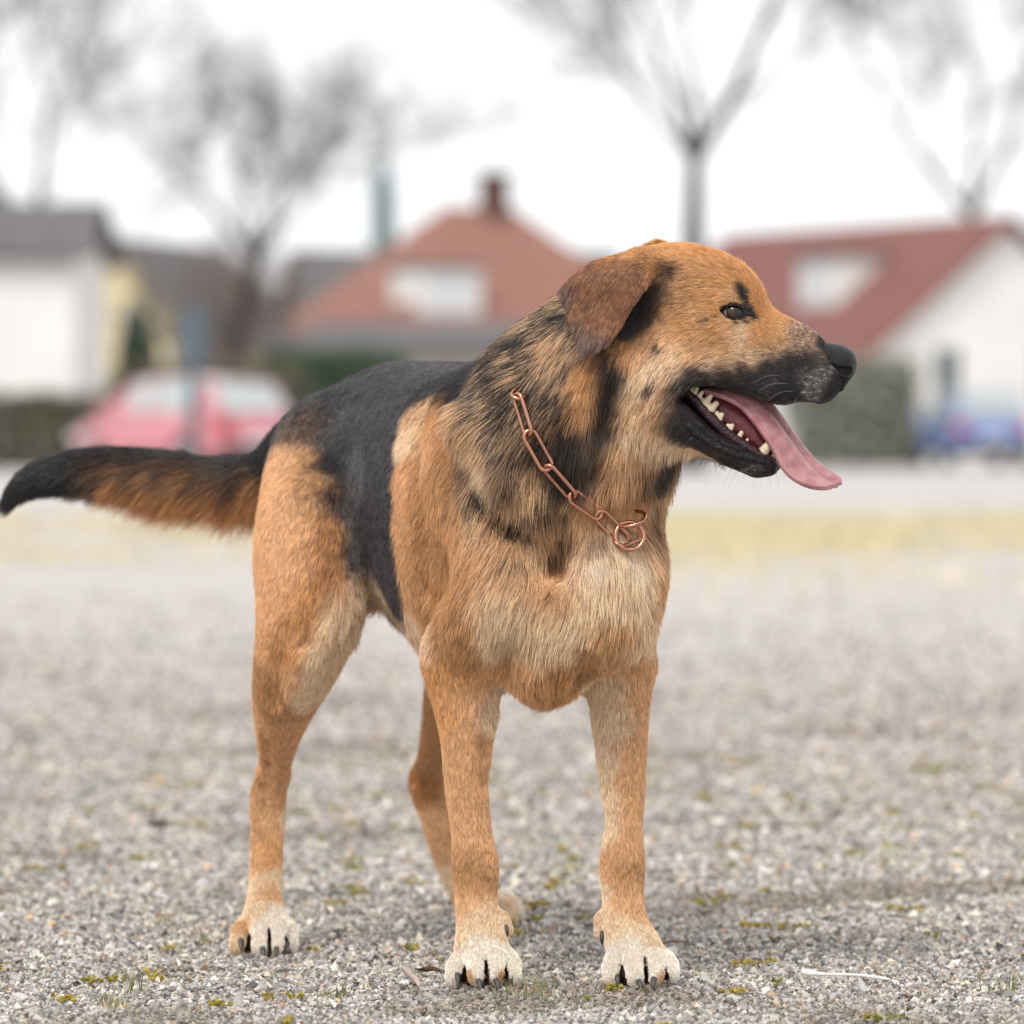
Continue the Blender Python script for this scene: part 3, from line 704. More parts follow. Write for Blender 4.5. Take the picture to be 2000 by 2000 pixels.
# front legs
RF = [(905, 1300, 5.672, .040), (911, 1385, 5.668, .033), (912, 1450, 5.664, .027), (912, 1540, 5.660, .0225), (921, 1625, 5.655, .0208),
      (928, 1690, 5.650, .0244), (930, 1755, 5.648, .0220), (937, 1815, 5.635, .0245), (941, 1860, 5.620, .029)]
LF = [(1210, 1310, 5.680, .036), (1211, 1397, 5.672, .030), (1214, 1470, 5.664, .0262), (1217, 1552, 5.658, .0225), (1219, 1610, 5.654, .0192),
      (1215, 1684, 5.650, .0236), (1217, 1755, 5.645, .0216), (1222, 1812, 5.632, .0245), (1240, 1858, 5.615, .029)]
for L in (RF, LF):
    dog.chain([(W(x, y, Y), r) for x, y, Y, r in L], 0.015)
# elbows
dog.ell(W(893, 1300, 5.70), (.026, .035, .03), None, 0.015)
dog.ell(W(1226, 1300, 5.715), (.022, .035, .03), None, 0.015)
# hind legs
RH = [(668, 900, 6.04, .082), (620, 1060, 5.97, .070), (598, 1190, 5.92, .054), (572, 1310, 5.92, .043), (554, 1375, 5.955, .034),
      (543, 1440, 5.99, .0235), (535, 1510, 6.03, .0165)]
dog.chain([(W(x, y, Y), r) for x, y, Y, r in RH], 0.025)
dog.chain([(W(612, 1010, 5.93), .05), (W(618, 1190, 5.88), .045), (W(590, 1290, 5.90), .03)], 0.03)
dog.chain([(W(527, 1490, 6.04), .010), (W(513, 1550, 6.07), .0135), (W(518, 1590, 6.05), .015)], 0.012)        # point of the hock
dog.chain([(W(533, 1520, 6.035), .0165), (W(524, 1590, 6.04), .0185), (W(520, 1680, 6.015), .0175), (W(517, 1750, 5.985), .0185), (W(515, 1800, 5.965), .024)], 0.012)
LHp = [(870, 1000, 6.12, .080), (890, 1160, 6.14, .066), (905, 1290, 6.19, .046), (885, 1370, 6.26, .034), (862, 1440, 6.33, .024), (838, 1500, 6.40, .017)]
dog.chain([(W(x, y, Y), r) for x, y, Y, r in LHp], 0.025)
dog.chain([(W(836, 1480, 6.41), .010), (W(819, 1522, 6.45), .0130), (W(832, 1555, 6.44), .015)], 0.012)
dog.chain([(W(840, 1515, 6.41), .017), (W(842, 1565, 6.43), .018), (W(866, 1650, 6.40), .017), (W(900, 1730, 6.37), .018), (W(935, 1772, 6.345), .023)], 0.012)
# belly fold between flank and thigh
dog.ell(W(690, 1080, 5.99), (.05, .06, .06), None, 0.04)
# paws: every toe a bent finger
def paw(toes, root, Yb):
    for (kx, ky, tx, ty, dY, r) in toes:
        k1 = W(kx, ky, Yb + 0.028 + dY); k2 = W((kx + tx) / 2, ky + 10, Yb + 0.002 + dY); t = W(tx, ty, Yb - 0.016 + dY)
        dog.cap(root, k1, r * 1.25, r * 1.05, 0.010)
        dog.cap(k1, k2, r * 1.05, r * 1.08, 0.004)
        dog.cap(k2, t, r * 1.08, r * 0.92, 0.004)
paw([(902, 1880, 889, 1908, .012, .0115), (932, 1868, 934, 1906, -.004, .0125), (966, 1866, 968, 1906, -.006, .0120), (990, 1876, 1000, 1906, .006, .0112)], W(940, 1842, 5.645), 5.598)
paw([(1203, 1880, 1197, 1906, .012, .0115), (1240, 1868, 1243, 1908, -.004, .0125), (1273, 1868, 1281, 1908, -.004, .0120), (1297, 1878, 1308, 1902, .012, .0112)], W(1236, 1842, 5.640), 5.594)
paw([(482, 1812, 465, 1848, .010, .0115), (512, 1804, 509, 1850, -.004, .0120), (540, 1804, 544, 1850, -.004, .0115), (558, 1812, 567, 1846, .010, .0100)], W(515, 1784, 5.985), 5.942)
paw([(945, 1765, 960, 1790, .05, .0110), (965, 1762, 985, 1791, .02, .0118), (985, 1760, 1008, 1790, .0, .0115), (975, 1765, 995, 1797, -.03, .0105)], W(925, 1760, 6.36), 6.33)
# clefts between the toes
CLEFTS = []
for (x0, y0, x1, y1, Y, w1) in ((914, 1876, 905, 1926, 5.614, .0034), (949, 1860, 951, 1926, 5.604, .0022), (981, 1874, 989, 1926, 5.608, .0032), (1219, 1876, 1215, 1926, 5.610, .0032), (1257, 1861, 1264, 1926, 5.600, .0022), (1289, 1874, 1302, 1924, 5.608, .0032),
                            (496, 1810, 483, 1864, 5.958, .0036), (526, 1802, 528, 1864, 5.948, .0022), (551, 1808, 559, 1862, 5.956, .0030)):
    p0, p1, p2 = W(x0, y0, Y), W((x0 + x1) / 2, y0 + (y1 - y0) * .45, Y - .020), W(x1, y1, Y - .032)
    w0 = .0014; wm = (w0 + w1) / 2
    for q0, q1, ra_, rb_ in ((p0, p1, w0, wm), (p1, p2, wm, w1)):
        for dz in (-.010, -.005, 0, .005, .010, .015):          # a slit that reaches back between the toes
            dog.cap(q0 + [0, dz, 0], q1 + [0, dz, 0], ra_ + (.0004 if w1 < .0025 else .0014), rb_ + (-.0004 if w1 < .0025 else .0006), 0.0015, sub=True)
            CLEFTS.append((q0 + np.array([0, dz, 0]), q1 + np.array([0, dz, 0]), ra_ + (.0008 if w1 < .0025 else .0018), rb_ + (.0002 if w1 < .0025 else .0010)))
# pads under the paws
for x, y, Y in ((940, 1898, 5.628), (1242, 1898, 5.622), (513, 1842, 5.972), (955, 1782, 6.35)):
    dog.ell(W(x, y, Y), (.030, .030, .014), None, 0.010)
# dew claws' stumps
dog.cap(W(978, 1795, 5.640), W(989, 1815, 5.632), .009, .007, .006)
dog.cap(W(1178, 1795, 5.640), W(1174, 1822, 5.632), .009, .007, .006)
# tail
dog.chain([(B(.63, 0, .60), .045), (W(600, 860, 6.24), .036), (W(520, 925, 6.27), .030), (W(430, 938, 6.29), .026), (W(342, 930, 6.30), .026),
           (W(256, 922, 6.31), .026), (W(171, 920, 6.31), .025), (W(95, 930, 6.31), .021), (W(40, 955, 6.31), .014), (W(14, 985, 6.31), .008)], 0.02)
# head
dog.ell(H(1360, 566), (.064, .058, .044), pitch(-10), 0.02)
dog.ell(H(1285, 570), (.050, .050, .042), pitch(-10), 0.03)
dog.ell(H(1422, 602), (.043, .040, .036), pitch(-34), 0.02)
dog.cap(H(1475, 640), H(1560, 672), .0215, .018, 0.012)
for sd in (-1, 1):
    dog.ell(H(1366, 665, sd * .030), (.055, .030, .046), pitch(-10), 0.025)
    dog.ell(H(1312, 738, sd * .028), (.040, .030, .050), pitch(0), 0.025)
    dog.cap(H(1452, 655, sd * .030), H(1385, 640, sd * .048), .017, .017, 0.02)
    dog.cap(H(1462, 596, sd * .022), H(1432, 582, sd * .035), .0105, .011, 0.012)
    dog.cap(H(1420, 722, sd * .030), H(1520, 757, sd * .026), .018, .0145, 0.02)
    dog.cap(H(1520, 757, sd * .026), H(1598, 759, sd * .014), .0145, .0125, 0.012)
    # lower jaw, one branch each side
    dog.chain([(H(1316, 792, sd * .034), .023), (H(1352, 828, sd * .033), .0150), (H(1400, 867, sd * .027), .0128), (H(1450, 893, sd * .0205), .0122), (H(1498, 908, sd * .009), .0112)], 0.008)
    # corner of the mouth
    dog.cap(H(1330, 735, sd * .038), H(1322, 800, sd * .037), .017, .016, 0.015)
dog.ecap(H(1478, 690), H(1602, 725), (.039, .041), (.0255, .0272), HL, 0.02)
dog.cap(H(1330, 822), H(1475, 910), .026, .011, 0.010)
dog.ell(H(1290, 800), (.04, .045, .04), None, 0.03)

# ears: hanging flaps with a fold along the top
def xz(px, py, Y): p = W(px, py, Y); return (p[0], p[2])
EY = 5.53 - 0.062
near_ear = [(1292, 518), (1268, 492), (1240, 484), (1204, 497), (1155, 511), (1121, 536), (1092, 568), (1093, 583), (1106, 606), (1117, 634), (1127, 664), (1133, 684), (1141, 691),
            (1164, 683), (1190, 667), (1212, 641), (1231, 605), (1251, 576), (1270, 552)]
def near_depth(X, Z):
    px = X * FPX / EY + 1000; py = HORIZON - (Z - CAM_H) * FPX / EY
    d = 0.030 * np.clip((560 - py) / 70, 0, 1.2) ** 1.6            # the top edge turns in towards the skull
    d = d + 0.022 * np.clip((px - 1225) / 65, 0, 1) ** 2            # root of the ear on the skull
    d = d - 0.016 * np.exp(-((px - 1232) / 26) ** 2 - ((py - 570) / 60) ** 2)   # front edge lifted off the cheek
    d = d + 0.022 * np.clip((1180 - px) / 95, 0, 1) ** 1.5
    return EY - 0.012 + d - .008 * np.clip((py - 590) / 90, 0, 1)
dog.sheet([xz(x, y, EY) for x, y in near_ear], near_depth, 0.0048, 0.005, 0.0035, EY - 0.04, EY + 0.08)
dog.cap(H(1275, 508, -.040), H(1298, 535, -.050), .012, .010, 0.012)
EF = 5.53 + 0.062
far_ear = [(1330, 510), (1300, 470), (1280, 466), (1255, 476), (1225, 500), (1200, 560), (1200, 640), (1220, 690), (1260, 650), (1300, 580)]
def far_depth(X, Z):
    px = X * FPX / EF + 1000; py = HORIZON - (Z - CAM_H) * FPX / EF
    return EF + 0.008 - 0.040 * np.clip((545 - py) / 70, 0, 1.2) ** 1.5
dog.sheet([xz(x, y + 4, EF) for x, y in far_ear], far_depth, 0.0048, 0.006, 0.0035, EF - 0.06, EF + 0.05)
# sockets for the eyes, under a lid fold
for sd in (-1, 1):
    dog.ell(H(1441, 611, sd * .0475), (.0168, .010, .0095), pitch(-8), 0.006, sub=True)
    dog.cap(H(1410, 602, sd * .046), H(1462, 595, sd * .036), .0042, .0052, 0.006)
# the open mouth is cut in from the near side
for x, y, r in ((1348, 776, .0075), (1368, 778, .0125), (1395, 788, .018), (1425, 803, .023)):
    dog.cap(H(x, y, -.075), H(x, y, .022), r, r, 0.004, sub=True)
# folds of the coat: cape of the neck over the shoulder, arm against chest, arm against ribs
def probe(px, py):
    Y = np.arange(5.34, 6.60, .003)
    P = np.stack([(px - 1000) * Y / FPX, Y, CAM_H - (py - HORIZON) * Y / FPX], 1)
    hit = np.argwhere(dog.sample(np.clip(P, dog.lo, dog.lo + dog.h * (dog.n - 2))) < 0)
    return P[hit[0, 0]] if len(hit) else None
def fold(path, r, out):
    P = [q for q in (probe(x, y) for x, y in path) if q is not None]
    for a, b in zip(P[:-1], P[1:]):
        o_ = np.array([0, -out, 0])
        dog.cap(a + o_, b + o_, r, r, 0.014, sub=True)
def bulge(path, r, inn, k=.02):
    P = [q for q in (probe(x, y) for x, y in path) if q is not None]
    dog.chain([(q + np.array([0, inn, 0]), r) for q in P], k)
bulge([(925, 830), (955, 890), (1000, 935), (1050, 985), (1078, 1050)], .026, .012, .022)
fold([(904, 870), (922, 925), (955, 975), (1000, 1015), (1046, 1066), (1080, 1116)], .016, .000)
fold([(1098, 1000), (1102, 1060), (1094, 1116)], .011, .000)
fold([(992, 1250), (985, 1310), (978, 1360)], .010, .004)
fold([(1150, 1270), (1146, 1310), (1140, 1330)], .010, .004)
fold([(1190, 780), (1185, 860), (1165, 930)], .015, .004)
fold([(826, 990), (822, 1080), (826, 1150)], .012, .006)
fold([(521, 1450), (520, 1500), (514, 1545)], .004, .001)
fold([(948, 1395), (950, 1460), (948, 1530)], .005, .002)
fold([(1190, 1390), (1196, 1470), (1200, 1540)], .005, .002)
fold([(640, 1120), (622, 1190), (600, 1260)], .010, .005)
fold([(560, 1230), (545, 1300), (535, 1370)], .009, .005)
# ------------------------------------------------------------------ dog: body mesh and naked parts
DOG = empty('dog', B(.3, 0, 0))
tag(DOG, 'large tan and black dog standing on gravel with mouth open and tongue out', 'dog')
dV, dF = dog.mesh()
fine = lambda c, r, h=.0008: Field(np.array(c) - r, np.array(c) + r, h)
def part(name, f, m, parent=DOG):
    V, F = f.mesh()
    return link(name, np_mesh(name, V, F), m, parent)
def noise_bump(m, scale, strength, dist=0.002):
    nt = m.node_tree; b = nt.nodes['Principled BSDF']
    tc = nt.nodes.new('ShaderNodeTexCoord'); n = nt.nodes.new('ShaderNodeTexNoise'); n.inputs['Scale'].default_value = scale
    bp = nt.nodes.new('ShaderNodeBump'); bp.inputs['Strength'].default_value = strength; bp.inputs['Distance'].default_value = dist
    nt.links.new(tc.outputs['Object'], n.inputs['Vector']); nt.links.new(n.outputs['Fac'], bp.inputs['Height']); nt.links.new(bp.outputs['Normal'], b.inputs['Normal'])
    return m
M_nose = noise_bump(mat('nose_leather', (.005, .005, .006), .34, .30), 1100, .6)
M_lip = noise_bump(mat('black_lip_skin', (.009, .007, .008), .34, .3), 330, .9, .004)
M_gum = noise_bump(mat('dark_gum', (.032, .011, .015), .28, .4), 300, .7, .003)
M_tooth = mat('tooth_enamel', (.60, .50, .35), .28, .5, Subsurface_Weight=.15, Subsurface_Scale=.003)
M_claw = mat('claw_horn', (.055, .05, .05), .4, .5)
# nose
f = fine(H(1634, 718), .035)
f.ell(H(1641, 705), (.0178, .0215, .0160), pitch(-24), 0.004)
f.ell(H(1622, 695), (.017, .018, .0130), pitch(-26), 0.006)
f.cap(H(1655, 726), H(1641, 757), .0075, .0045, 0.005)
for sd in (-1, 1):
    f.cap(H(1634, 716, sd * .0125), H(1650, 722, sd * .0105), .0095, .0085, 0.004)
    f.cap(H(1618, 704, sd * .026), H(1641, 727, sd * .0225), .0034, .0046, 0.0012, sub=True)
    f.cap(H(1641, 727, sd * .0225), H(1662, 726, sd * .0145), .0058, .0052, 0.0012, sub=True)
f.cap(H(1672, 712), H(1652, 757), .0012, .0012, 0.002, sub=True)
part('nose', f, M_nose)
# eyes
def eyeball(sd):
    c = H(1440, 613, sd * .0345); r = .0132
    n1, n2 = 48, 32
    th = np.linspace(0, np.pi, n2); ph = np.linspace(0, 2 * np.pi, n1, endpoint=False)
    T, Pp = np.meshgrid(th, ph, indexing='ij')
    look = HF * .62 + HL * sd * .78 + UP * .02; look /= np.linalg.norm(look)
    a = np.cross(look, UP); a /= np.linalg.norm(a); b = np.cross(a, look)
    rr = r * (1 + .05 * np.exp(-(T / .55) ** 4))
    V = c + (rr * np.cos(T))[..., None] * look + (rr * np.sin(T) * np.cos(Pp))[..., None] * a + (rr * np.sin(T) * np.sin(Pp))[..., None] * b
    i, j = np.meshgrid(np.arange(n2 - 1), np.arange(n1), indexing='ij'); k = (j + 1) % n1
    F = np.stack([i * n1 + j, i * n1 + k, (i + 1) * n1 + k, (i + 1) * n1 + j], -1).reshape(-1, 4)
    me = np_mesh('eye', V.reshape(-1, 3), F[:, ::-1])
    t = T.ravel(); colr = np.zeros((len(t), 4)); colr[:] = (.30, .23, .20, 1)
    colr[t < 1.02] = (.035, .012, .006, 1); colr[t < .42] = (.002, .002, .002, 1)
    colr[(t > .92) & (t < 1.08)] = (.008, .004, .003, 1)
    at = me.attributes.new('paint', 'FLOAT_COLOR', 'POINT'); at.data.foreach_set('color', colr.astype(np.float32).ravel())
    return link('eye', me, M_eye, DOG)
M_eye = mat('eye_cornea', (.05, .02, .01), .05, .6)
an = M_eye.node_tree.nodes.new('ShaderNodeAttribute'); an.attribute_name = 'paint'
M_eye.node_tree.links.new(an.outputs['Color'], M_eye.node_tree.nodes['Principled BSDF'].inputs['Base Color'])
for sd in (-1, 1):
    eyeball(sd)
    q = lambda x, y, l: H(x, y, sd * l)
    f = fine(H(1440, 612, sd * .046), .034)
    f.chain([(q(1416, 612, .0462), .0014), (q(1430, 600, .0478), .0017), (q(1446, 596.5, .0470), .0020), (q(1462, 603, .0430), .0020), (q(1478, 620, .036), .0018)], .001)
    f.chain([(q(1416, 612, .0462), .0014), (q(1430, 621, .0474), .0015), (q(1448, 625, .0455), .0017), (q(1464, 625, .0415), .0022), (q(1478, 621, .036), .0018)], .001)
    f.cap(q(1462, 614, .0400), q(1474, 620, .0372), .0040, .0026, .003)
    f.cap(q(1416, 612, .0462), q(1406, 615, .0470), .0016, .001, .001)
    part('eyelid', f, M_lip)
# teeth of the lower jaw: (cusps as (x, y, radius)), lateral offset
TEETH = [([(1358, 764, .0020), (1360, 757, .0015)], [(1365, 768, .0021), (1368, 760, .0016)], .0275),
         ([(1372, 776, .0026), (1377, 768, .0016)], [(1384, 788, .0036), (1393, 776, .0020)], [(1394, 800, .0034), (1404, 790, .0022)], [(1380, 782, .0034), (1392, 797, .0036)], .0268),
         ([(1403, 818, .0026), (1406, 808, .0017)], [(1410, 824, .0028), (1415, 812, .0019)], .0250),
         ([(1424, 840, .0024), (1427, 832, .0015)], [(1430, 844, .0024), (1435, 833, .0017)], .0228),
         ([(1447, 857, .0026), (1452, 847, .0018)], .0196),
         ([(1462, 864, .0016), (1464, 859, .0011)], .0175),
         ([(1488, 888, .0044), (1497, 878, .0036)], [(1497, 878, .0036), (1505, 866, .0022)], [(1505, 866, .0022), (1508, 857, .0011)], .0135),
         ([(1508, 898, .0022), (1513, 888, .0015)], .0075)]
for sd in (-1, 1):
    for tt in (TEETH if sd < 0 else TEETH[6:]):
        lat = tt[-1] * sd
        x, y, _ = tt[0][0]
        f = fine(H(x + 8, y - 6, lat), .024, .0007)
        for cusp in tt[:-1]:
            (x0, y0, r0), (x1, y1, r1) = cusp
            f.cap(H(x0 - 3, y0 + 4, lat), H(x1 + (x1 - x0) * .15, y1 + (y1 - y0) * .15, lat), r0 * 1.35, r1 * 1.35, .0022)
        part('tooth', f, M_tooth)
    f = fine(H(1425, 835, sd * .024), .085, .0014)
    f.chain([(H(x, y, sd * l), r) for x, y, l, r in ((1350, 768, .0285, .0045), (1368, 786, .0285, .0055), (1388, 808, .0275, .0062), (1412, 834, .0252, .0060), (1440, 858, .0218, .0058), (1468, 876, .0182, .0056), (1492, 893, .0140, .0060), (1510, 902, .0070, .0050))], .004)
    part('gum', f, M_gum)
    f = fine(H(1420, 835, sd * .03), .100, .0014)
    f.chain([(H(x, y, sd * l), r) for x, y, l, r in ((1352, 757, .0450, .0028), (1338, 766, .0465, .0030), (1332, 784, .0470, .0032), (1338, 808, .0465, .0040), (1358, 832, .0462, .0050), (1384, 855, .0412, .0052), (1410, 872, .0375, .0046), (1440, 885, .0330, .0050),
               (1466, 892, .0282, .0044), (1490, 900, .0215, .0046), (1510, 908, .0125, .0048), (1516, 911, .0020, .0046))], .004)
    for x, y, l in ((1350, 800, .043), (1374, 828, .040), (1402, 852, .034), (1432, 872, .028), (1462, 884, .023), (1486, 894, .017)):   # folds towards the gum
        f.ell(H(x, y, sd * l), (.010, .004, .0045), pitch(-42), .005)
    part('lip', f, M_lip)
# floor of the mouth
f = fine(H(1430, 825), .09, .0014)
f.chain([(H(x, y, .001), r) for x, y, r in ((1358, 775, .012), (1395, 796, .018), (1435, 822, .0185), (1470, 850, .015), (1498, 882, .009))], .004)
M_mouth = noise_bump(mat('mouth_lining', (.13, .030, .038), .25, .4, Subsurface_Weight=.2, Subsurface_Scale=.004), 120, .6, .004)
part('mouth_lining', f, M_mouth)
# tongue
TG = [((1368, 765), (1378, 758), (1388, 752)), ((1405, 772), (1428, 760), (1446, 756)), ((1443, 790), (1470, 775), (1484, 770)), ((1467, 818), (1496, 797), (1508, 791)),
      ((1494, 856), (1522, 832), (1533, 826)), ((1512, 882), (1545, 862), (1559, 862)), ((1525, 915), (1566, 893), (1587, 899)), ((1545, 936), (1590, 917), (1615, 921)),
      ((1572, 950), (1610, 936), (1636, 932)), ((1602, 956), (1626, 946), (1644, 940)), ((1626, 951), (1636, 947), (1645, 943))]
rows = []
for i, (e, c, fr) in enumerate(TG):
    tip = max(0, i - 7) / 3.0
    w0 = .0215 * (1 - .7 * tip * tip); g0 = .002 + .006 * (i / 10); fold_ = (1 - tip * .8) * min(1, i / 2)
    E_, C_, F_ = N(*e, -w0), N(c[0] + 2 * fold_, c[1] + 9 * fold_, g0 + .006 * fold_), N(*fr, w0 + .004)
    row = []
    for u in np.linspace(0, 1, 13):
        if u < .5:
            s_ = u / .5; p = E_ + (C_ - E_) * s_; p = p + np.array([.001, -.006, .0060]) * fold_ * np.sin(np.pi * s_ ** 1.9) + np.array([0, -.003, 0]) * np.sin(np.pi * s_)
        else:
            s_ = (u - .5) / .5; p = C_ + (F_ - C_) * s_; p = p + np.array([0, 0, .006]) * fold_ * np.sin(np.pi * s_ ** .6)
        row.append(p)
    rows.append(row)
R_ = np.array(rows); nr, nc = R_.shape[:2]
ii, jj = np.meshgrid(np.arange(nr - 1), np.arange(nc - 1), indexing='ij')
tq = np.stack([ii * nc + jj, ii * nc + jj + 1, (ii + 1) * nc + jj + 1, (ii + 1) * nc + jj], -1).reshape(-1, 4)
M_tongue = mat('tongue', (.44, .20, .205), .40, .5, Subsurface_Weight=.25, Subsurface_Scale=.004)
nt_ = M_tongue.node_tree; tc_ = nt_.nodes.new('ShaderNodeTexCoord'); n1_ = nt_.nodes.new('ShaderNodeTexNoise'); n1_.inputs['Scale'].default_value = 70; n1_.inputs['Detail'].default_value = 8
r_t = nt_.nodes.new('ShaderNodeValToRGB'); r_t.color_ramp.elements[0].position = .32; r_t.color_ramp.elements[0].color = (.33, .13, .145, 1); r_t.color_ramp.elements[1].position = .68; r_t.color_ramp.elements[1].color = (.52, .27, .28, 1)
nt_.links.new(tc_.outputs['Object'], n1_.inputs['Vector']); nt_.links.new(n1_.outputs['Fac'], r_t.inputs['Fac']); nt_.links.new(r_t.outputs['Color'], nt_.nodes['Principled BSDF'].inputs['Base Color'])
noise_bump(M_tongue, 520, .55, .0025)
tongue = link('tongue', np_mesh('tongue', R_.reshape(-1, 3), tq), M_tongue, DOG)
md = tongue.modifiers.new('sub', 'SUBSURF'); md.levels = md.render_levels = 2
md = tongue.modifiers.new('thick', 'SOLIDIFY'); md.thickness = .0055; md.offset = 0
md = tongue.modifiers.new('round', 'SUBSURF'); md.levels = md.render_levels = 1
# claws
cf = Field((-.008, -.008, -.012), (.008, .024, .008), .0007)
cf.chain([((0, -.002, 0), .0034), ((0, .006, .0006), .0030), ((0, .012, -.002), .0020), ((0, .0165, -.006), .0007)], .001)
cV, cF = cf.mesh(); claw_me = np_mesh('claw', cV, cF); claw_me.materials.append(M_claw)
def claw(p, d, roll=0, sc=1.0):
    o = link('claw', claw_me, None, DOG)
    q = Vector(d).to_track_quat('Y', 'Z')
    o.location = Vector(p); o.rotation_euler = q.to_euler(); o.scale = (sc,) * 3
FWD = -AX_B
for (x, y, Y, d) in ((893, 1903, 5.588, (.10, -.9, -.45)), (934, 1915, 5.570, (.2, -.9, -.35)), (968, 1914, 5.568, (.25, -.9, -.35)), (1001, 1896, 5.588, (-.05, -.8, -.5)),
                     (1204, 1905, 5.585, (.15, -.9, -.45)), (1246, 1916, 5.566, (.25, -.9, -.35)), (1278, 1910, 5.567, (-.15, -.9, -.45)), (1300, 1893, 5.586, (-.3, -.7, -.5)),
                     (470, 1838, 5.930, (.10, -.9, -.3)), (512, 1852, 5.915, (.2, -.9, -.35)), (541, 1852, 5.915, (-.1, -.9, -.35)), (562, 1842, 5.93, (-.2, -.9, -.35)),
                     (1006, 1793, 6.31, (.5, -.7, -.5)), (985, 1797, 6.33, (.4, -.7, -.5)), (1022, 1793, 6.32, (.6, -.6, -.5))):
    claw(W(x, y, Y), d)
claw(W(989, 1812, 5.625), (.12, -.35, -1), sc=.65)
claw(W(1176, 1824, 5.622), (-.05, -.25, -1), sc=.75)
# ------------------------------------------------------------------ dog: coat colours and lie of the hair
rng = np.random.default_rng(7)
ray = probe
def mirror(P, head):
    n, o = (HL, H(1300, 600)) if head else (AX_L, PRO)
    return P - 2 * ((P - o) @ n)[..., None] * n
def lin(c): c = np.array(c, float) / 255; return np.where(c < .04045, c / 12.92, ((c + .055) / 1.055) ** 2.4)
CODE = {  # light hair, dark hair, share of dark hair
    'K': ((36, 32, 33), (18, 16, 17), .5), 'S': ((80, 77, 79), (50, 48, 50), .5), 'T': ((214, 151, 95), (168, 108, 62), .14), 'O': ((210, 140, 76), (156, 94, 48), .16),
    'R': ((180, 110, 54), (112, 66, 32), .26), 'C': ((236, 195, 150), (208, 150, 100), .18), 'V': ((248, 230, 208), (234, 202, 170), .2), 'D': ((116, 80, 52), (36, 28, 24), .55),
    'G': ((196, 150, 104), (40, 34, 31), .62), 'g': ((208, 156, 104), (62, 48, 38), .30), 'b': ((186, 125, 71), (124, 79, 45), .22), 'E': ((134, 78, 44), (86, 52, 33), .38),
    'Z': ((176, 134, 102), (66, 53, 47), .40), 'k': ((100, 89, 85), (22, 20, 21), .82), 'W': ((168, 160, 156), (46, 42, 42), .66), 'e': ((110, 86, 76), (74, 56, 49), .5)}
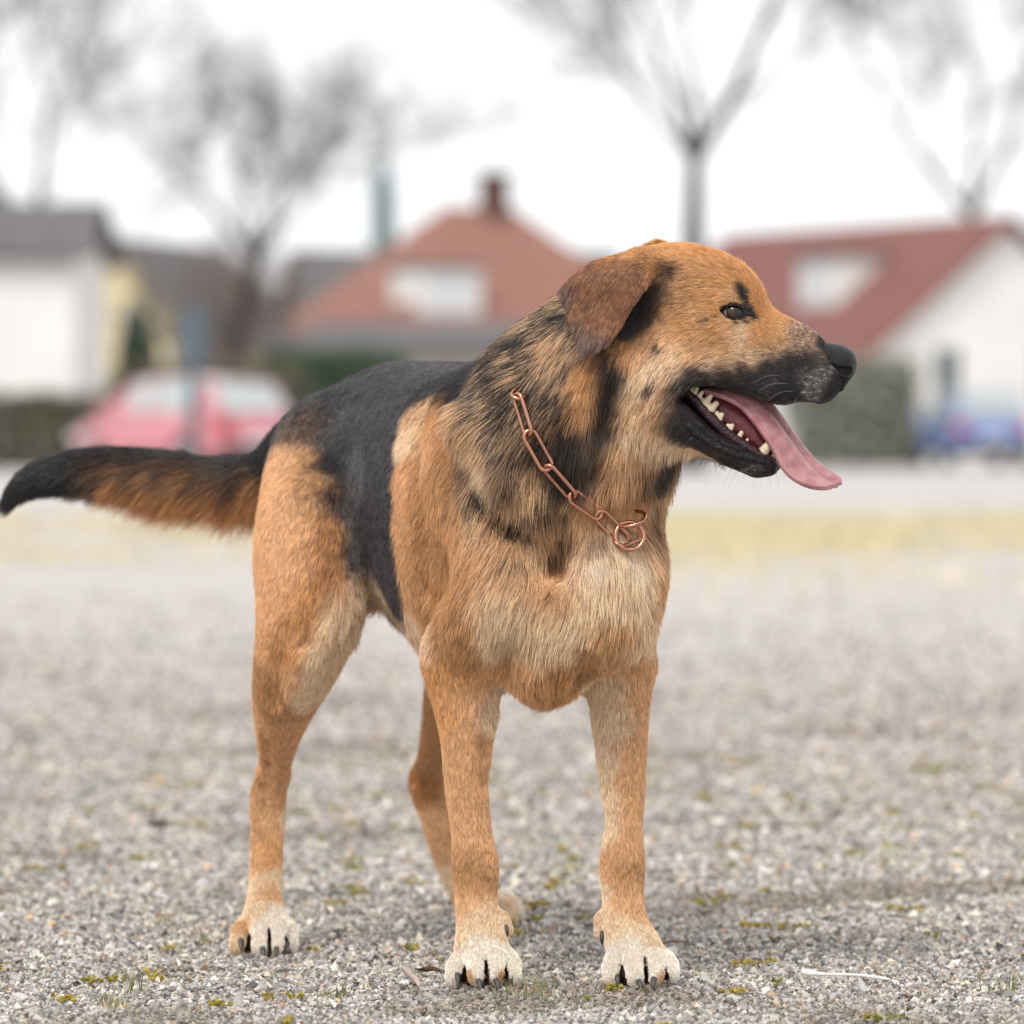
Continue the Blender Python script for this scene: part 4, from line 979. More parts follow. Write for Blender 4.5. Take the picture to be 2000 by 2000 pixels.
# coat samples: code, x, y of a spot on the near side, reach in millimetres; dark ones along shoulder fold and toe gaps paint in shade
PAINT = '''
K 600 775 22|S 640 760 22|S 700 735 25|S 780 718 25|S 850 722 20|S 640 830 25|S 700 800 28|S 770 770 22|S 820 745 18|S 680 880 26|S 720 880 26|S 690 960 24|S 725 960 22|S 690 1030 18|S 730 1040 20|S 715 1100 16|S 745 1120 16|S 750 1180 14|b 775 1215 14|C 722 1172 9|C 732 1184 9|C 716 1160 8|D 600 830 14|K 650 900 14|D 652 965 10|S 735 850 16
S 760 860 10|S 757 920 10|S 755 990 10|S 758 1060 10|S 766 1120 9|S 770 1170 8|C 800 850 9|T 792 930 10|T 790 1010 11|T 795 1080 11|T 800 1150 11|C 812 1225 11|K 838 760 12|g 820 800 10|g 828 850 8|b 818 920 8|b 822 1000 12|b 830 1080 14|b 828 1150 13|C 838 1245 10
K 890 770 16|K 920 740 14|G 960 720 18|G 1000 700 18|K 985 690 10|G 1030 670 16|G 1060 640 16|g 1080 690 16|G 1030 730 18|G 960 790 18|g 900 830 16|T 860 830 14|O 865 800 10|g 930 850 18|C 925 890 10|G 985 840 18|D 1010 880 14|C 955 930 12|D 985 940 10|g 1000 980 16|G 930 960 12|D 905 900 8|b 870 900 16|b 855 960 16|b 890 1000 16|g 930 1010 9|g 980 1060 12|g 1040 1080 12|G 1010 1020 12|b 875 1080 18
b 850 1120 18|b 880 1180 18|b 850 1230 16|b 920 1120 16|b 900 1270 14|T 960 1090 16|C 970 1160 18|g 1000 1110 12
G 1120 660 14|G 1110 740 16|G 1070 770 16|D 1110 800 12|K 1105 850 12|D 1080 830 12|D 1060 880 12|K 1125 900 14|K 1155 880 12|K 1180 840 12|K 1192 790 12|K 1196 740 11|K 1196 705 8|K 1170 910 10|R 1150 715 9|O 1138 750 9|b 1135 800 7|K 1150 930 10|K 1100 930 10|D 1165 900 7|G 1040 830 12|g 1040 930 12|D 1060 980 10|D 1090 1000 10|D 1110 1040 10|D 1085 1070 7|b 1060 1030 10
T 1240 800 12|C 1230 860 14|C 1290 880 14|C 1330 870 10|b 1215 880 8|b 1190 900 10|g 1210 930 12|T 1250 930 14|b 1180 960 12|T 1150 990 12|g 1270 980 14|g 1290 960 10|T 1290 1010 10|b 1240 1000 10|D 1230 1040 8|C 1170 1050 12|C 1130 1080 12|V 1160 1090 10|T 1110 1110 10|C 1220 1100 14|T 1270 1080 14|g 1250 1060 8|C 1160 1150 16|C 1240 1160 16|b 1290 1160 10|T 1060 1140 14|C 1020 1190 14|C 1090 1190 14|b 1180 1230 10|C 1250 1220 14|b 1280 1250 10|C 1060 1250 14|T 1010 1290 14|b 1100 1310 12|R 1095 1300 6|C 1130 1250 12|b 1060 1350 12|C 980 1250 12|b 1150 1260 8
T 560 900 16|T 545 960 16|T 560 1020 18|T 540 1100 18|T 580 1080 16|T 590 1030 10|R 630 1060 14|R 650 1030 10|b 600 1000 12|R 640 1130 12|O 600 1150 14|T 550 1180 16|b 610 940 12|b 590 900 12|T 520 1240 14|O 545 1260 14|T 570 1230 10|O 590 1220 12|b 510 1320 12|T 560 1310 14|C 670 1190 14|C 700 1150 12|C 640 1250 12|C 620 1310 10|C 600 1360 10|b 530 1370 14|T 520 1420 12|T 560 1430 10|T 530 1490 10|T 548 1520 8|b 503 1560 8|b 499 1620 8|T 530 1600 8|T 545 1560 6|C 553 1600 5|T 500 1680 10|O 520 1670 8|C 505 1730 8|T 525 1740 8|C 545 1720 8|C 500 1780 10|V 540 1790 10|T 480 1810 6|V 510 1820 10|V 540 1830 10|C 470 1840 8|V 565 1830 8
O 865 1330 14|T 900 1360 14|C 955 1380 10|C 968 1430 8|O 866 1400 12|T 900 1450 12|C 958 1490 7|C 953 1550 5|T 880 1520 12|T 915 1540 10|T 900 1600 12|T 935 1620 10|C 964 1600 4|b 930 1690 12|b 900 1700 10|T 960 1680 8|T 920 1745 10|T 900 1770 9|C 955 1790 9|C 930 1805 12|C 900 1825 9|V 930 1845 9|V 890 1885 10|V 935 1880 10|V 970 1876 10|V 1005 1882 10|b 916 1905 3|b 982 1905 3|R 912 1915 3|D 951 1912 2.5
T 1258 1340 14|C 1190 1340 12|T 1262 1420 10|T 1245 1470 10|C 1190 1420 12|C 1180 1480 8|T 1240 1540 10|C 1185 1560 8|C 1190 1620 7|T 1240 1620 10|T 1220 1660 9|b 1230 1695 10|T 1185 1695 8|C 1180 1740 7|T 1230 1745 10|T 1225 1765 9|T 1250 1785 7|C 1190 1800 9|C 1230 1810 11|V 1235 1845 10|C 1265 1830 7|V 1195 1882 10|V 1240 1876 10|V 1280 1878 10|V 1310 1888 10|R 1219 1912 3|D 1262 1910 2.5|b 1297 1908 3
b 838 1420 8|R 812 1512 8|R 822 1545 8|b 838 1500 6|b 850 1545 8|T 845 1610 10|T 858 1660 9|C 868 1720 9|C 1000 1770 10|V 1010 1790 10
K 515 890 13|K 470 910 12|K 420 912 12|K 350 902 12|K 280 895 12|K 200 892 13|K 130 895 14|K 70 915 14|K 30 950 14|D 470 930 8|D 410 930 8|D 340 924 8|D 270 920 9|D 200 922 10|R 490 950 11|R 430 952 11|R 370 950 11|R 310 945 10|R 250 942 9|D 190 945 8|K 130 940 12|R 480 965 10|R 410 968 10|R 330 963 10|R 260 955 9|D 200 958 6|K 90 955 10
E 1240 515 12|R 1270 530 8|E 1200 530 14|E 1160 545 14|O 1230 498 6|R 1190 505 8|E 1125 560 12|E 1140 600 14|E 1180 590 14|E 1150 640 12|e 1130 650 8|e 1140 680 10|e 1165 675 10|E 1190 630 10|E 1220 590 10|e 1105 575 8|E 1210 560 12
K 1275 590 10|K 1260 610 8|K 1290 560 8|D 1300 530 6|K 1230 640 7|K 1250 635 6|D 1312 525 6
O 1300 500 12|O 1340 495 12|O 1390 500 12|O 1430 525 12|O 1465 555 10|O 1490 590 8|b 1330 540 12|b 1370 545 12|O 1410 555 12|b 1320 580 12|b 1350 600 12|O 1390 585 10|T 1425 580 6|b 1310 620 10|b 1370 640 8|O 1340 640 10|O 1400 650 10|T 1435 640 8|C 1445 650 6|O 1490 640 10|O 1515 640 8|O 1480 670 10|T 1300 660 12|C 1320 690 10|T 1350 680 10|T 1390 680 10|O 1420 690 8|C 1400 705 8|C 1440 690 8|b 1270 660 8|C 1280 710 10|C 1250 740 10|C 1250 780 12|T 1290 760 10|C 1310 720 8|T 1240 700 8|R 1215 690 6|K 1203 715 5|C 1260 820 12|T 1280 800 10
Z 1545 662 8|Z 1575 676 8|Z 1525 684 8|Z 1490 697 7|Z 1450 708 7|O 1525 665 7|C 1470 700 6|Z 1595 690 6|Z 1420 714 6|Z 1390 718 5|k 1350 732 6|k 1372 730 5|k 1412 727 5|k 1452 724 6|k 1500 716 6|k 1542 706 6|k 1578 698 6|k 1330 750 5|k 1380 745 5|k 1420 740 6|k 1460 740 8|k 1500 735 8|k 1540 725 8|k 1580 720 8|W 1600 735 8|W 1575 745 7|k 1555 750 7|k 1500 765 8|k 1540 775 8|W 1590 765 6|k 1620 770 7|k 1630 750 5|k 1600 700 6|k 1440 755 6|k 1610 680 5|Z 1560 655 6
K 1340 776 5|K 1310 770 6|K 1305 800 8|K 1300 825 8|K 1325 830 8|K 1345 845 8|k 1320 750 5|K 1375 865 6|D 1400 885 6|k 1430 900 6|k 1460 910 6|W 1470 920 6|K 1500 915 6|k 1490 925 6|K 1515 920 6|T 1285 830 6|C 1290 850 6
'''
SPOTS = [  # small black marks: x, y, radius in mm
    (1286, 674, 5.0), (1270, 751, 5.2), (1269, 757, 5.0), (1445, 564, 5.5), (1450, 572, 7.5), (1455, 582, 5.0), (1459, 594, 4.2), (1441, 597, 3.0), (1426, 599, 2.8), (1466, 606, 5.0), (1475, 618, 5.0), (1458, 629, 4.0), (1440, 630, 3.6), (1424, 625, 3.0),
    (1415, 616, 2.6), (1400, 618, 2.2), (1385, 622, 2.4), (1372, 626, 2), (1512, 600, 4)]
# lie of the coat: from x, y to x, y; length in mm; lift (0 flat .. 1 upright)
LIE = '''
1625 690 1590 675 2.5 .1|1600 715 1560 705 2.5 .15|1540 720 1500 715 4 .2|1560 765 1520 768 4 .25|1610 765 1580 772 3.5 .25|1480 700 1440 700 6 .2|1530 650 1490 628 3.5 .15|1570 675 1530 655 3 .12|1480 740 1440 738 5 .2|1420 735 1380 732 6 .25|1510 772 1480 768 4 .25
1480 575 1455 545 6 .35|1495 592 1480 570 6 .5|1440 530 1405 512 8 .35|1400 505 1350 498 9 .3|1340 520 1300 520 9 .25|1390 560 1340 565 8 .2|1340 580 1300 595 9 .2|1380 610 1330 625 8 .2|1440 590 1410 588 5 .25|1430 640 1390 648 6 .2|1470 640 1440 650 5 .15|1420 670 1370 682 8 .2|1350 690 1300 715 11 .22|1320 750 1285 785 11 .25|1280 720 1250 770 14 .25|1260 800 1240 850 16 .25
1320 830 1290 845 7 .2|1390 878 1355 862 4 .2|1450 908 1410 892 4 .2|1500 918 1465 912 4 .25|1330 860 1325 900 18 .35|1290 880 1275 930 20 .3
1300 505 1260 500 6 .2|1250 505 1200 535 7 .15|1190 530 1140 570 7 .15|1160 580 1140 630 7 .15|1210 570 1180 620 6 .15|1150 640 1142 680 7 .2|1250 590 1225 630 5 .2|1280 570 1255 610 5 .3|1120 560 1105 590 7 .25
1060 640 1005 690 24 .32|1120 690 1080 760 20 .2|1180 720 1165 790 17 .2|1210 750 1200 820 14 .2|1000 700 940 735 24 .28|1040 800 1000 870 24 .22|1100 860 1070 940 24 .22|1160 860 1140 930 20 .22|1200 920 1195 990 24 .25|960 760 900 810 28 .22|960 880 945 960 30 .25|1020 940 1010 1020 30 .25|1270 930 1268 1000 24 .25|920 740 870 760 24 .2|1220 860 1205 920 22 .25
1150 1040 1130 1110 26 .25|1100 1060 1080 1120 26 .25|1230 1080 1230 1150 24 .2|1130 1180 1105 1250 24 .2|1210 1200 1190 1260 22 .2|1070 1290 1060 1350 22 .3|1040 1330 1035 1372 20 .3|1150 1280 1140 1330 14 .2|1010 1200 990 1270 20 .2|1290 1060 1290 1130 20 .2
890 880 865 950 24 .2|860 980 845 1050 22 .2|900 1050 885 1120 22 .2|960 1120 935 1190 22 .2|880 1170 870 1240 18 .2|880 1260 875 1310 12 .2|1285 1150 1288 1220 14 .2|1000 1080 980 1140 24 .22
800 850 775 915 14 .2|795 950 780 1010 13 .2|790 1060 780 1120 13 .2|795 1160 785 1205 15 .25|820 1230 815 1270 24 .35|765 1210 755 1240 16 .3
840 725 780 735 9 .14|750 740 690 760 8 .14|650 765 612 795 9 .15|700 820 670 880 7 .14|740 860 715 920 7 .14|690 930 675 1000 7 .14|720 1040 715 1100 7 .14|745 1130 750 1180 8 .15
590 820 560 880 10 .15|560 900 545 970 11 .15|560 1020 548 1090 12 .18|620 960 600 1030 11 .15|640 1050 620 1110 16 .25|600 1100 585 1170 14 .2|530 1150 522 1220 11 .18|600 1200 580 1270 12 .2|680 1180 660 1250 26 .25|640 1270 615 1330 16 .22|530 1300 525 1370 9 .18|570 1350 555 1410 9 .2
545 1430 540 1490 7 .2|520 1540 512 1600 6 .2|535 1600 530 1660 6 .18|515 1700 510 1760 6 .18|510 1790 500 1830 6 .2|540 1800 545 1840 3.5 .15|470 1830 460 1855 3.5 .15
880 1340 880 1410 9 .18|950 1360 945 1420 12 .22|890 1450 892 1520 7 .18|940 1480 938 1540 8 .2|900 1580 905 1640 6 .18|925 1680 926 1740 6 .18|925 1780 925 1830 6 .18|930 1840 930 1880 6 .2|890 1880 880 1912 3.5 .15|970 1880 972 1912 3.5 .15|1005 1885 1010 1910 3.5 .15
1200 1350 1200 1420 10 .2|1255 1340 1252 1410 8 .18|1190 1470 1193 1540 9 .2|1245 1480 1242 1550 7 .18|1205 1600 1208 1660 6 .18|1240 1650 1240 1710 6 .18|1210 1720 1208 1780 6 .18|1240 1790 1245 1840 6 .18|1195 1870 1190 1905 3.5 .15|1245 1870 1246 1910 3.5 .15|1300 1875 1310 1905 3.5 .15
842 1420 832 1480 8 .2|820 1520 828 1570 6 .2|845 1600 858 1660 6 .2|1000 1770 1015 1792 6 .2
505 900 450 918 14 .15|420 915 360 910 22 .2|340 905 280 900 24 .22|260 898 200 898 24 .22|180 900 120 910 22 .2|100 915 50 945 18 .15|40 950 15 985 14 .15|500 955 478 1010 58 .38|470 948 440 1005 60 .38|400 955 365 1008 60 .38|330 952 292 1000 56 .36|260 948 215 985 44 .34|180 945 130 968 28 .28|100 945 50 962 18 .2
'''
cp, cl, cd, cg, csg = [], [], [], [], []
for ln in PAINT.strip().replace('\n', '|').split('|'):
    code, x, y, sg = ln.split(); x, y, sg = float(x), float(y), float(sg) / 1000
    p = ray(x, y)
    if p is None: continue
    hd = (x > 1085 and y < 720) or x > 1270 and y < 860
    li, dk, g_ = CODE[code]; ex = 1.0 if code in 'KSkD' else .70
    for q in ([p, mirror(p, hd)] if y < 1330 and x > 520 else [p]):
        cp.append(q); cl.append(lin(li) ** ex); cd.append(lin(dk) ** (ex * .5 + .5)); cg.append(g_); csg.append(sg)
for q, sg in ((B(.45, 0, .37), .03), (B(.38, 0, .33), .03), (B(.50, .05, .39), .025), (B(.53, -.03, .40), .022), (B(.50, -.05, .40), .016), (B(.30, 0, .31), .03)):      # pale belly
    cp.append(q); cl.append(lin(CODE['C'][0])); cd.append(lin(CODE['C'][1])); cg.append(.2); csg.append(sg)
cp, cl, cd, cg, csg = map(np.array, (cp, cl, cd, cg, csg))
lp, lv, ll, lf = [], [], [], []
for ln in LIE.strip().replace('\n', '|').split('|'):
    x0, y0, x1, y1, L_, lift = map(float, ln.split())
    p, q = ray(x0, y0), ray(x1, y1)
    if p is None: continue
    if q is None or abs(q[1] - p[1]) > 1.2 * np.hypot(x1 - x0, y1 - y0) / 1850: q = W(x1, y1, p[1] + .002)
    hd = (x0 > 1085 and y0 < 720) or x0 > 1270 and y0 < 860
    for k_, (a, b) in enumerate([(p, q), (mirror(p, hd), mirror(q, hd))]):
        if k_ and not (y0 < 1330 and x0 > 560): continue
        v = (b - a) / np.linalg.norm(b - a)
        lp.append(a); lv.append(v); ll.append(L_ / 1000); lf.append(lift)
lp, lv, ll, lf = map(np.array, (lp, lv, ll, lf))
spots = [(ray(x, y), r / 1000) for x, y, r in SPOTS]
spots = [(p, r) for p, r in spots if p is not None]; spots += [(mirror(p, True), r) for p, r in spots]

def blend(P, C, sig, vals, sharp=1.0):
    P = P.astype(np.float32); C = C.astype(np.float32); sig = sig.astype(np.float32); vals = [v.astype(np.float32) for v in vals]
    o_ = C.mean(0); P = P - o_; C = C - o_
    out = [np.zeros((len(P),) + v.shape[1:], np.float32) for v in vals]
    for i in range(0, len(P), 4000):
        p = P[i:i + 4000]
        d2 = (p ** 2).sum(1)[:, None] + (C ** 2).sum(1)[None] - 2 * p @ C.T
        e = -sharp * d2 / (2 * sig ** 2)[None]
        e = e - 2.0 * np.log(sig / .01)[None]
        e -= e.max(1, keepdims=True)
        w = np.exp(e); w /= w.sum(1, keepdims=True)
        for o, v in zip(out, vals):
            o[i:i + 4000] = w @ v
    return out
def vnoise(P, scale, seed):
    """cheap smooth 3-D value noise in 0..1"""
    q = P * scale; i = np.floor(q).astype(np.int64); f = q - i; f = f * f * (3 - 2 * f); o = 0
    for dx in (0, 1):
        for dy in (0, 1):
            for dz in (0, 1):
                h = ((i[:, 0] + dx) * 73856093) ^ ((i[:, 1] + dy) * 19349663) ^ ((i[:, 2] + dz) * 83492791) ^ (seed * 2654435761)
                h = (h ^ (h >> 13)) * 1274126177 & 0x7fffffff
                v = (h % 100003) / 100003.0
                o = o + v * (f[:, 0] if dx else 1 - f[:, 0]) * (f[:, 1] if dy else 1 - f[:, 1]) * (f[:, 2] if dz else 1 - f[:, 2])
    return o
def naked(P):
    """0 where skin shows bare (nose, eyes, inside of the mouth), 1 where the coat grows"""
    m = np.ones(len(P)); c = H(1300, 600)
    lat = (P - c) @ HL; u = 1300 + ((P - c) @ HF) * 1873 / math.cos(HY) * .985; v = 600 - P[:, 2] * 0 - (P[:, 2] - c[2]) * 1873
    hd = (u > 1290) & (v < 960) & (np.abs(lat) < .09) & (P[:, 1] < 5.72)
    m[hd & (((P - H(1640, 708)) ** 2).sum(1) < .0185 ** 2)] = 0
    for sd in (-1, 1):
        m[(((P - H(1443, 611, sd * .046)) * np.array([1 / .0138, 1 / .012, 1 / .0078])) ** 2).sum(1) < 1] = 0
    for a, b, ra_, rb_ in CLEFTS:
        ab = b - a; t = np.clip(((P - a) @ ab) / (ab @ ab), 0, 1); m[((P - a - t[:, None] * ab) ** 2).sum(1) < (ra_ + (rb_ - ra_) * t) ** 2] = 0
    # mouth: between the upper lip line and the lower lip line
    up = np.interp(u, [1330, 1345, 1370, 1400, 1433, 1494, 1530, 1620], [775, 762, 753, 752, 760, 783, 786, 780])
    lo = np.interp(u, [1330, 1340, 1358, 1384, 1410, 1440, 1490, 1520], [786, 806, 830, 852, 868, 880, 897, 908])
    m[hd & (u > 1333) & (u < 1525) & (v > up) & (v < lo)] = 0
    m[hd & (u > 1420) & (u < 1600) & (v > up - 3) & (v < up + 30) & (np.abs(lat) < .022)] = 0
    return m
# ------------------------------------------------------------------ dog: skin colours, then grow the coat
tri = np.concatenate([dF[:, [0, 1, 2]], dF[:, [0, 2, 3]]])
pa, pb, pc = dV[tri[:, 0]], dV[tri[:, 1]], dV[tri[:, 2]]
nn = np.cross(pb - pa, pc - pa); area = np.linalg.norm(nn, axis=1) / 2; nn /= (2 * area[:, None] + 1e-12)
cen = (pa + pb + pc) / 3
FUR_GAIN = 1.0
skin_l, skin_d, skin_g = blend(dV, cp, csg, [cl, cd, cg[:, None]], 1.15); skin_g = skin_g[:, 0]
v_flow, v_len, v_lift = blend(dV, lp, np.full(len(lp), .017), [lv, ll[:, None], lf[:, None]])
skin = skin_l * (1 - skin_g[:, None]) + skin_d * skin_g[:, None]
for p, r in spots:
    w = np.clip(1.6 - np.linalg.norm(dV - p, axis=1) / r, 0, 1)[:, None]; skin = skin * (1 - w) + .012 * w
v_naked = naked(dV); bare = v_naked < .5
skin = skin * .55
skin[bare] = (.05, .016, .02)
skin[bare & (dV[:, 2] < .08)] = (.05, .024, .018)  # toe clefts painted dark brown, shade between the toes put into the colour
c0 = H(1300, 600); u_ = 1300 + ((dV - c0) @ HF) * 1873; lat_ = np.abs((dV - c0) @ HL)
skin[bare & (lat_ > .024) & (dV[:, 2] > .3)] = (.012, .009, .010)
skin[bare & (np.linalg.norm(dV - H(1640, 708), axis=1) < .03)] = (.012, .012, .014)
skin[bare & (u_ > 1545) & (dV[:, 2] > .3)] = (.012, .010, .011)
M_skin = noise_bump(mat('dog_skin', (.3, .2, .15), .55, .3), 400, .3, .001)
an = M_skin.node_tree.nodes.new('ShaderNodeAttribute'); an.attribute_name = 'paint'
M_skin.node_tree.links.new(an.outputs['Color'], M_skin.node_tree.nodes['Principled BSDF'].inputs['Base Color'])
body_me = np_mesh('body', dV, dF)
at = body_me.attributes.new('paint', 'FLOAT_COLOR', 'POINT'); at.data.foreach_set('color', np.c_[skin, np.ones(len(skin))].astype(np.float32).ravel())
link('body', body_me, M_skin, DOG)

# density per triangle: fine on head, paws and legs, lower where the coat is long or turned away
tl = v_len[tri].mean(1)
dens = np.clip(0.0105 / np.maximum(tl[:, 0], .0045), .55, 2.0) * 62e4
view = (nn * (np.array([0.0, 0, CAM_H]) - cen)).sum(1) / np.linalg.norm(cen - np.array([0, 0, CAM_H]), axis=1)
dens *= np.where(view > -.25, 1.0, .22)
dens *= v_naked[tri].min(1)
dens *= HAIR_DENSITY
want = dens * area; N_HAIR = int(want.sum())
cum = np.cumsum(want); ti = np.searchsorted(cum, rng.random(N_HAIR) * cum[-1])
r1, r2 = rng.random(N_HAIR), rng.random(N_HAIR); fl = r1 + r2 > 1; r1[fl], r2[fl] = 1 - r1[fl], 1 - r2[fl]
root = pa[ti] + r1[:, None] * (pb - pa)[ti] + r2[:, None] * (pc - pa)[ti]
eps = .004
grad = np.stack([dog.sample(root + np.eye(3)[i] * eps) - dog.sample(root - np.eye(3)[i] * eps) for i in range(3)], 1)
nrm = grad / (np.linalg.norm(grad, axis=1, keepdims=True) + 1e-9)
bw = np.stack([1 - r1 - r2, r1, r2], 1); tv = tri[ti]
bary = lambda a: (a[tv] * (bw[..., None] if a.ndim > 1 else bw)).sum(1)
flow = bary(v_flow).astype(float); length = bary(v_len[:, 0]).astype(float); lift = bary(v_lift[:, 0]).astype(float)
# wavy deviations of the coat
for sc_, am_ in ((28, .22), (75, .22)):
    flow += am_ * np.stack([vnoise(root, sc_, 11 + i) - .5 for i in range(3)], 1) * 2 * np.clip(length / .02, .3, 1)[:, None]
flow -= (flow * nrm).sum(1, keepdims=True) * nrm
flow /= np.linalg.norm(flow, axis=1, keepdims=True) + 1e-9
light, dark, gz = bary(skin_l), bary(skin_d), bary(skin_g)
# tufts
n_cl = max(10, N_HAIR // 9)
cidx = rng.choice(N_HAIR, n_cl, replace=False)
from mathutils import kdtree
kd = kdtree.KDTree(n_cl)
for i, p in enumerate(root[cidx]): kd.insert(p, i)
kd.balance()
own = np.fromiter((kd.find(p)[1] for p in root.tolist()), dtype=np.int64, count=N_HAIR)
cr = rng.random(n_cl)
big = vnoise(root, 90, 5) * .45 + vnoise(root, 230, 6) * .55
pick = .34 * cr[own] + .50 * rng.random(N_HAIR) + .65 * (big - .5) + .08
isd = np.clip((gz - pick) / .16 + .5, 0, 1)[:, None]
hair_col = light * (1 - isd) + dark * isd
hair_col *= (1 + .42 * (rng.random(N_HAIR) - .5) + .30 * (cr[own] - .5))[:, None]
for p, r in spots:
    w = np.clip(1.7 - 1.3 * np.linalg.norm(root - p, axis=1) / r + 1.3 * (rng.random(N_HAIR) - .5), 0, 1)[:, None]
    hair_col = hair_col * (1 - w) + np.array([.012, .011, .012]) * w
hair_col *= FUR_GAIN
NP = 5
length = length * (.75 + .45 * rng.random(N_HAIR)) * (.85 + .3 * cr[own])
lift = lift * (.7 + .6 * rng.random(N_HAIR))
jit = rng.normal(0, .13, (N_HAIR, 3))
pts = np.zeros((N_HAIR, NP, 3)); pts[:, 0] = root - nrm * .0006
d0 = flow + nrm * lift[:, None] * 1.7 + jit; d0 /= np.linalg.norm(d0, axis=1, keepdims=True)
for k_ in range(1, NP):
    t = k_ / (NP - 1)
    d = d0 * (1 - .6 * t) + flow * .6 * t + np.array([0, 0, -.30]) * t * np.clip(length / .03, 0, 1)[:, None] + jit * .4
    d /= np.linalg.norm(d, axis=1, keepdims=True)
    pts[:, k_] = pts[:, k_ - 1] + d * (length / (NP - 1))[:, None]
# pull tufts together towards the tips
ctip = pts[cidx]
cpull = np.clip(length / .022, .25, 1) * (.35 + .3 * rng.random(N_HAIR))
for k_ in range(1, NP):
    t = (k_ / (NP - 1)) ** 1.2
    tgt = ctip[own][:, k_]
    off = tgt - pts[:, k_]
    pts[:, k_] += off * (cpull * t)[:, None] * np.clip(1 - np.linalg.norm(off, axis=1) / .02, 0, 1)[:, None]
# keep the hair outside the skin
for k_ in range(1, NP):
    v = dog.sample(pts[:, k_]); need = np.minimum(.0006 + .35 * lift * length * (k_ / (NP - 1)), .006)
    pts[:, k_] += nrm * np.clip(need - v, 0, .02)[:, None]
rad0 = np.clip(length * .015, .00010, .00020) * (.7 + .6 * rng.random(N_HAIR))
taper = np.array([1, .95, .85, .6, .15])
fur = bpy.data.hair_curves.new('fur')
fur.add_curves([NP] * N_HAIR)
fur.attributes['position'].data.foreach_set('vector', pts.astype(np.float32).ravel())
ra_ = fur.attributes.get('radius') or fur.attributes.new('radius', 'FLOAT', 'POINT')
ra_.data.foreach_set('value', (rad0[:, None] * taper[None]).astype(np.float32).ravel())
ca_ = fur.attributes.new('paint', 'FLOAT_COLOR', 'CURVE')
ca_.data.foreach_set('color', np.c_[np.clip(hair_col, .004, .95), np.ones(N_HAIR)].astype(np.float32).ravel())
M_fur = bpy.data.materials.new('dog_fur'); M_fur.use_nodes = True
nt = M_fur.node_tree; nt.nodes.clear()
fo = nt.nodes.new('ShaderNodeOutputMaterial'); an = nt.nodes.new('ShaderNodeAttribute'); an.attribute_name = 'paint'
if HAIR_BSDF:
    hb = nt.nodes.new('ShaderNodeBsdfHairPrincipled'); hb.parametrization = 'COLOR'
    hb.inputs['Roughness'].default_value = .38; hb.inputs['Radial Roughness'].default_value = .45
    hb.inputs['Coat'].default_value = .0 if 'Coat' in hb.inputs else 0
    nt.links.new(an.outputs['Color'], hb.inputs['Color']); nt.links.new(hb.outputs['BSDF'], fo.inputs['Surface'])
else:
    hb = nt.nodes.new('ShaderNodeBsdfPrincipled'); hb.inputs['Roughness'].default_value = .36; hb.inputs['Specular IOR Level'].default_value = .6
    nt.links.new(an.outputs['Color'], hb.inputs['Base Color']); nt.links.new(hb.outputs['BSDF'], fo.inputs['Surface'])
fur_o = link('fur', fur, M_fur, DOG)
tag(fur_o, kind='stuff')
print('FUR', N_HAIR, 'clumps', n_cl, 'time', time.time() - T0)
# ------------------------------------------------------------------ chain collar, whiskers
M_gold = mat('rose_gold_steel', (.52, .26, .17), .27, .5, metal=1.0)
LV = np.array([0, -1.0, 0])
cA, cB, cC = probe(1030, 800), probe(1108, 938), probe(1226, 1030)
c_n = np.cross(cB - cA, cC - cA); c_n /= np.linalg.norm(c_n)
c_c = W(1130, 850, 5.635); c_c = c_c - ((c_c - cA) @ c_n) * c_n
e1 = cA - c_c; e1 /= np.linalg.norm(e1); e2 = np.cross(c_n, e1)
if (cC - c_c) @ e2 < 0: e2 = -e2
def loop_pt(th):
    d = e1 * math.cos(th) + e2 * math.sin(th); rr = np.arange(.02, .26, .001)
    v = dog.sample(c_c + rr[:, None] * d); out = np.argwhere(v > 0)
    r0 = rr[out[0, 0]] if len(out) else .13
    tn = (th + np.pi) % (2 * np.pi) - np.pi
    vis = np.clip((tn + .24) / .10, 0, 1) * np.clip((th_ring + .07 - tn) / .05, 0, 1)
    return c_c + d * (r0 - (.036 if tn > th_ring else .018) * (1 - vis) + .0100 * vis)
th_ring = math.atan2((cC - c_c) @ e2, (cC - c_c) @ e1)
ths = np.linspace(0, 2 * np.pi, 721); LP = np.array([loop_pt(t) for t in ths])
ker = np.ones(9) / 9
LP = np.stack([np.convolve(np.r_[LP[-5:-1, i], LP[:, i], LP[1:5, i]], ker, 'valid') for i in range(3)], 1)
seg = np.r_[0, np.cumsum(np.linalg.norm(np.diff(LP, axis=0), axis=1))]; total = seg[-1]
at_s = lambda s_: np.array([np.interp(s_ % total, seg, LP[:, i]) for i in range(3)])
COLLAR = tag(empty('chain_collar', LP.mean(0)), 'rose gold long link chain collar with two rings round the dog neck', 'collar')
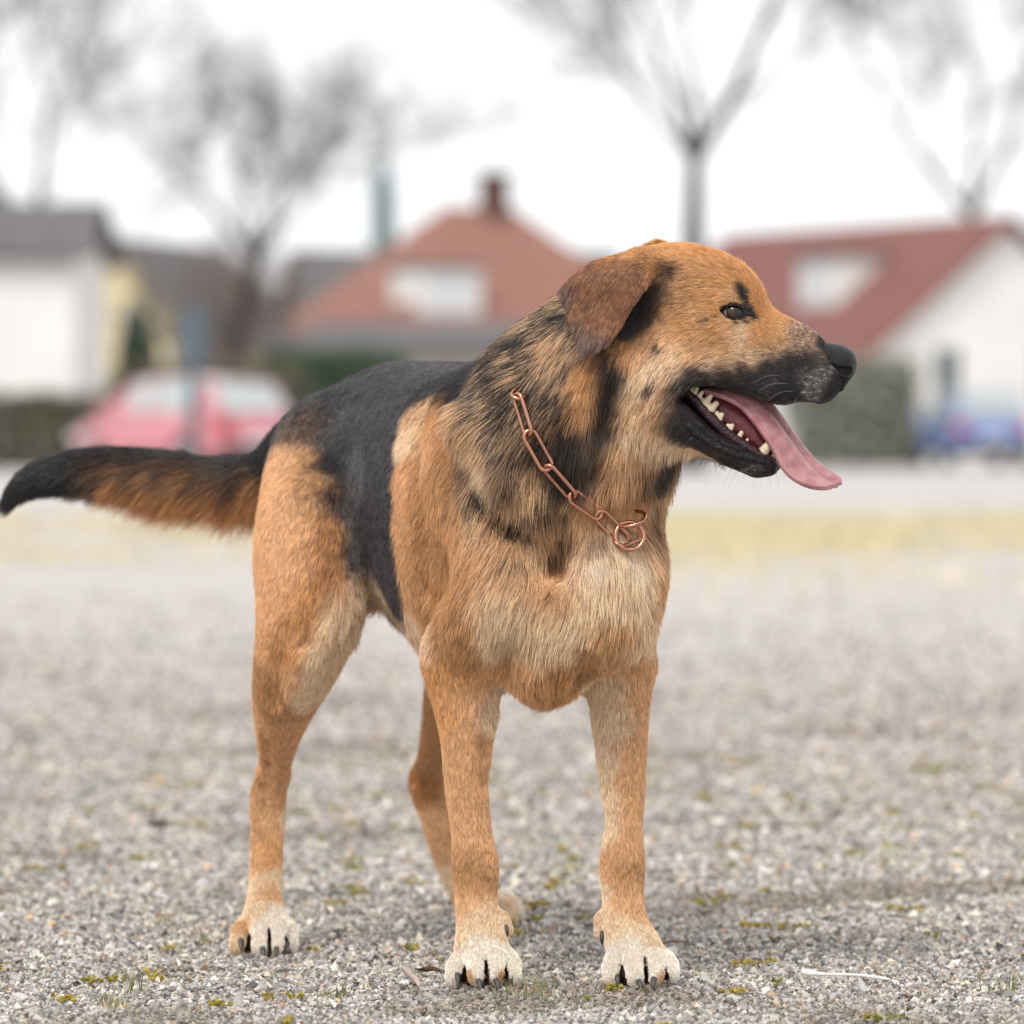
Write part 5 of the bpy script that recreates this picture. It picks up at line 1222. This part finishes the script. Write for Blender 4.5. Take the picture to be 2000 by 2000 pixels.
def link_mesh(half, rad, wire):
    V, F = [], []; path = []
    for k_ in range(12): t = -np.pi / 2 + np.pi * k_ / 11; path.append((half + rad * math.cos(t), rad * math.sin(t)))
    for k_ in range(12): t = np.pi / 2 + np.pi * k_ / 11; path.append((-half + rad * math.cos(t), rad * math.sin(t)))
    n_, sd_ = len(path), 10
    for i, (x, y) in enumerate(path):
        x0, y0 = path[i - 1]; x1, y1 = path[(i + 1) % n_]; d = np.array([x1 - x0, y1 - y0, 0]); d /= np.linalg.norm(d); a = np.array([d[1], -d[0], 0])
        for k_ in range(sd_):
            t = 2 * np.pi * k_ / sd_; V.append(np.array([x, y, 0]) + wire * (math.cos(t) * a + math.sin(t) * np.array([0, 0, 1.0])))
    for i in range(n_):
        for k_ in range(sd_): F.append((i * sd_ + k_, ((i + 1) % n_) * sd_ + k_, ((i + 1) % n_) * sd_ + (k_ + 1) % sd_, i * sd_ + (k_ + 1) % sd_))
    return np_mesh('link', np.array(V), np.array(F))
lk = link_mesh(.0160, .0068, .0022); lk.materials.append(M_gold)
s_ring = seg[np.argmin(np.linalg.norm(LP - cC, axis=1))] - .004
pitch_l = .0405; n_l = int((total - .004) / pitch_l); pitch_l = (total - .004) / n_l
for i in range(n_l):
    s0 = s_ring - (i + .5) * pitch_l
    a, b = at_s(s0 - .5 * pitch_l), at_s(s0 + .5 * pitch_l); m_ = (a + b) / 2; t = (b - a) / np.linalg.norm(b - a)
    g_ = np.array([dog.sample((m_ + np.eye(3)[k_] * .006)[None])[0] - dog.sample((m_ - np.eye(3)[k_] * .006)[None])[0] for k_ in range(3)]); g_ -= (g_ @ t) * t; g_ /= np.linalg.norm(g_) + 1e-9
    side = np.cross(g_, t); roll = (.45 if i % 2 else -.55)
    y_ = side * math.cos(roll) + g_ * math.sin(roll); z_ = np.cross(t, y_)
    o = link('link', lk, None, COLLAR)
    M4 = Matrix(((t[0], y_[0], z_[0], 0), (t[1], y_[1], z_[1], 0), (t[2], y_[2], z_[2], 0), (0, 0, 0, 1)))
    o.matrix_basis = Matrix.Translation(Vector(m_)) @ M4
rg1 = link_mesh(.0001, .0150, .0021); rg1.materials.append(M_gold)
for (x, y, out_), nrm_ in (((1232, 1013, .014), (-.25, -.45, .85)), ((1229, 1046, .015), (.15, -1.0, .25))):
    c_ = probe(x, y) + np.array([0, -out_, 0])
    o = link('ring', rg1, None, COLLAR); o.matrix_basis = Matrix.Translation(Vector(c_)) @ Vector(nrm_).to_track_quat('Z', 'Y').to_matrix().to_4x4()
M_whisk = mat('whisker_hair', (.02, .018, .018), .4); M_whiskw = mat('white_whisker_hair', (.35, .33, .32), .4)
def whisker(x0, y0, x1, y1, white=False, out=.03, sag=.004):
    p = probe(x0, y0)
    if p is None: return
    q = W(x1, y1, p[1] - out); pts_ = [p + (q - p) * t + np.array([0, 0, sag * math.sin(math.pi * t)]) for t in np.linspace(0, 1, 7)]
    tube_obj('whisker', pts_, np.linspace(.00016, .00005, 7), M_whiskw if white else M_whisk, 5, DOG)
for w_ in ((1268, 755, 1212, 820), (1266, 757, 1236, 802), (1410, 894, 1385, 925), (1430, 905, 1395, 944), (1440, 908, 1412, 950), (1450, 912, 1422, 956), (1462, 916, 1448, 948), (1478, 920, 1470, 958), (1490, 922, 1486, 956),
           (1500, 922, 1505, 952), (1510, 920, 1522, 950), (1385, 870, 1350, 882), (1575, 782, 1570, 803), (1600, 780, 1600, 800), (1620, 776, 1624, 795), (1480, 575, 1482, 548), (1495, 590, 1508, 565)):
    whisker(*w_)
for w_ in ((1540, 750, 1478, 765), (1550, 765, 1500, 782), (1560, 775, 1545, 808), (1530, 735, 1470, 748)):
    whisker(*w_, white=True)
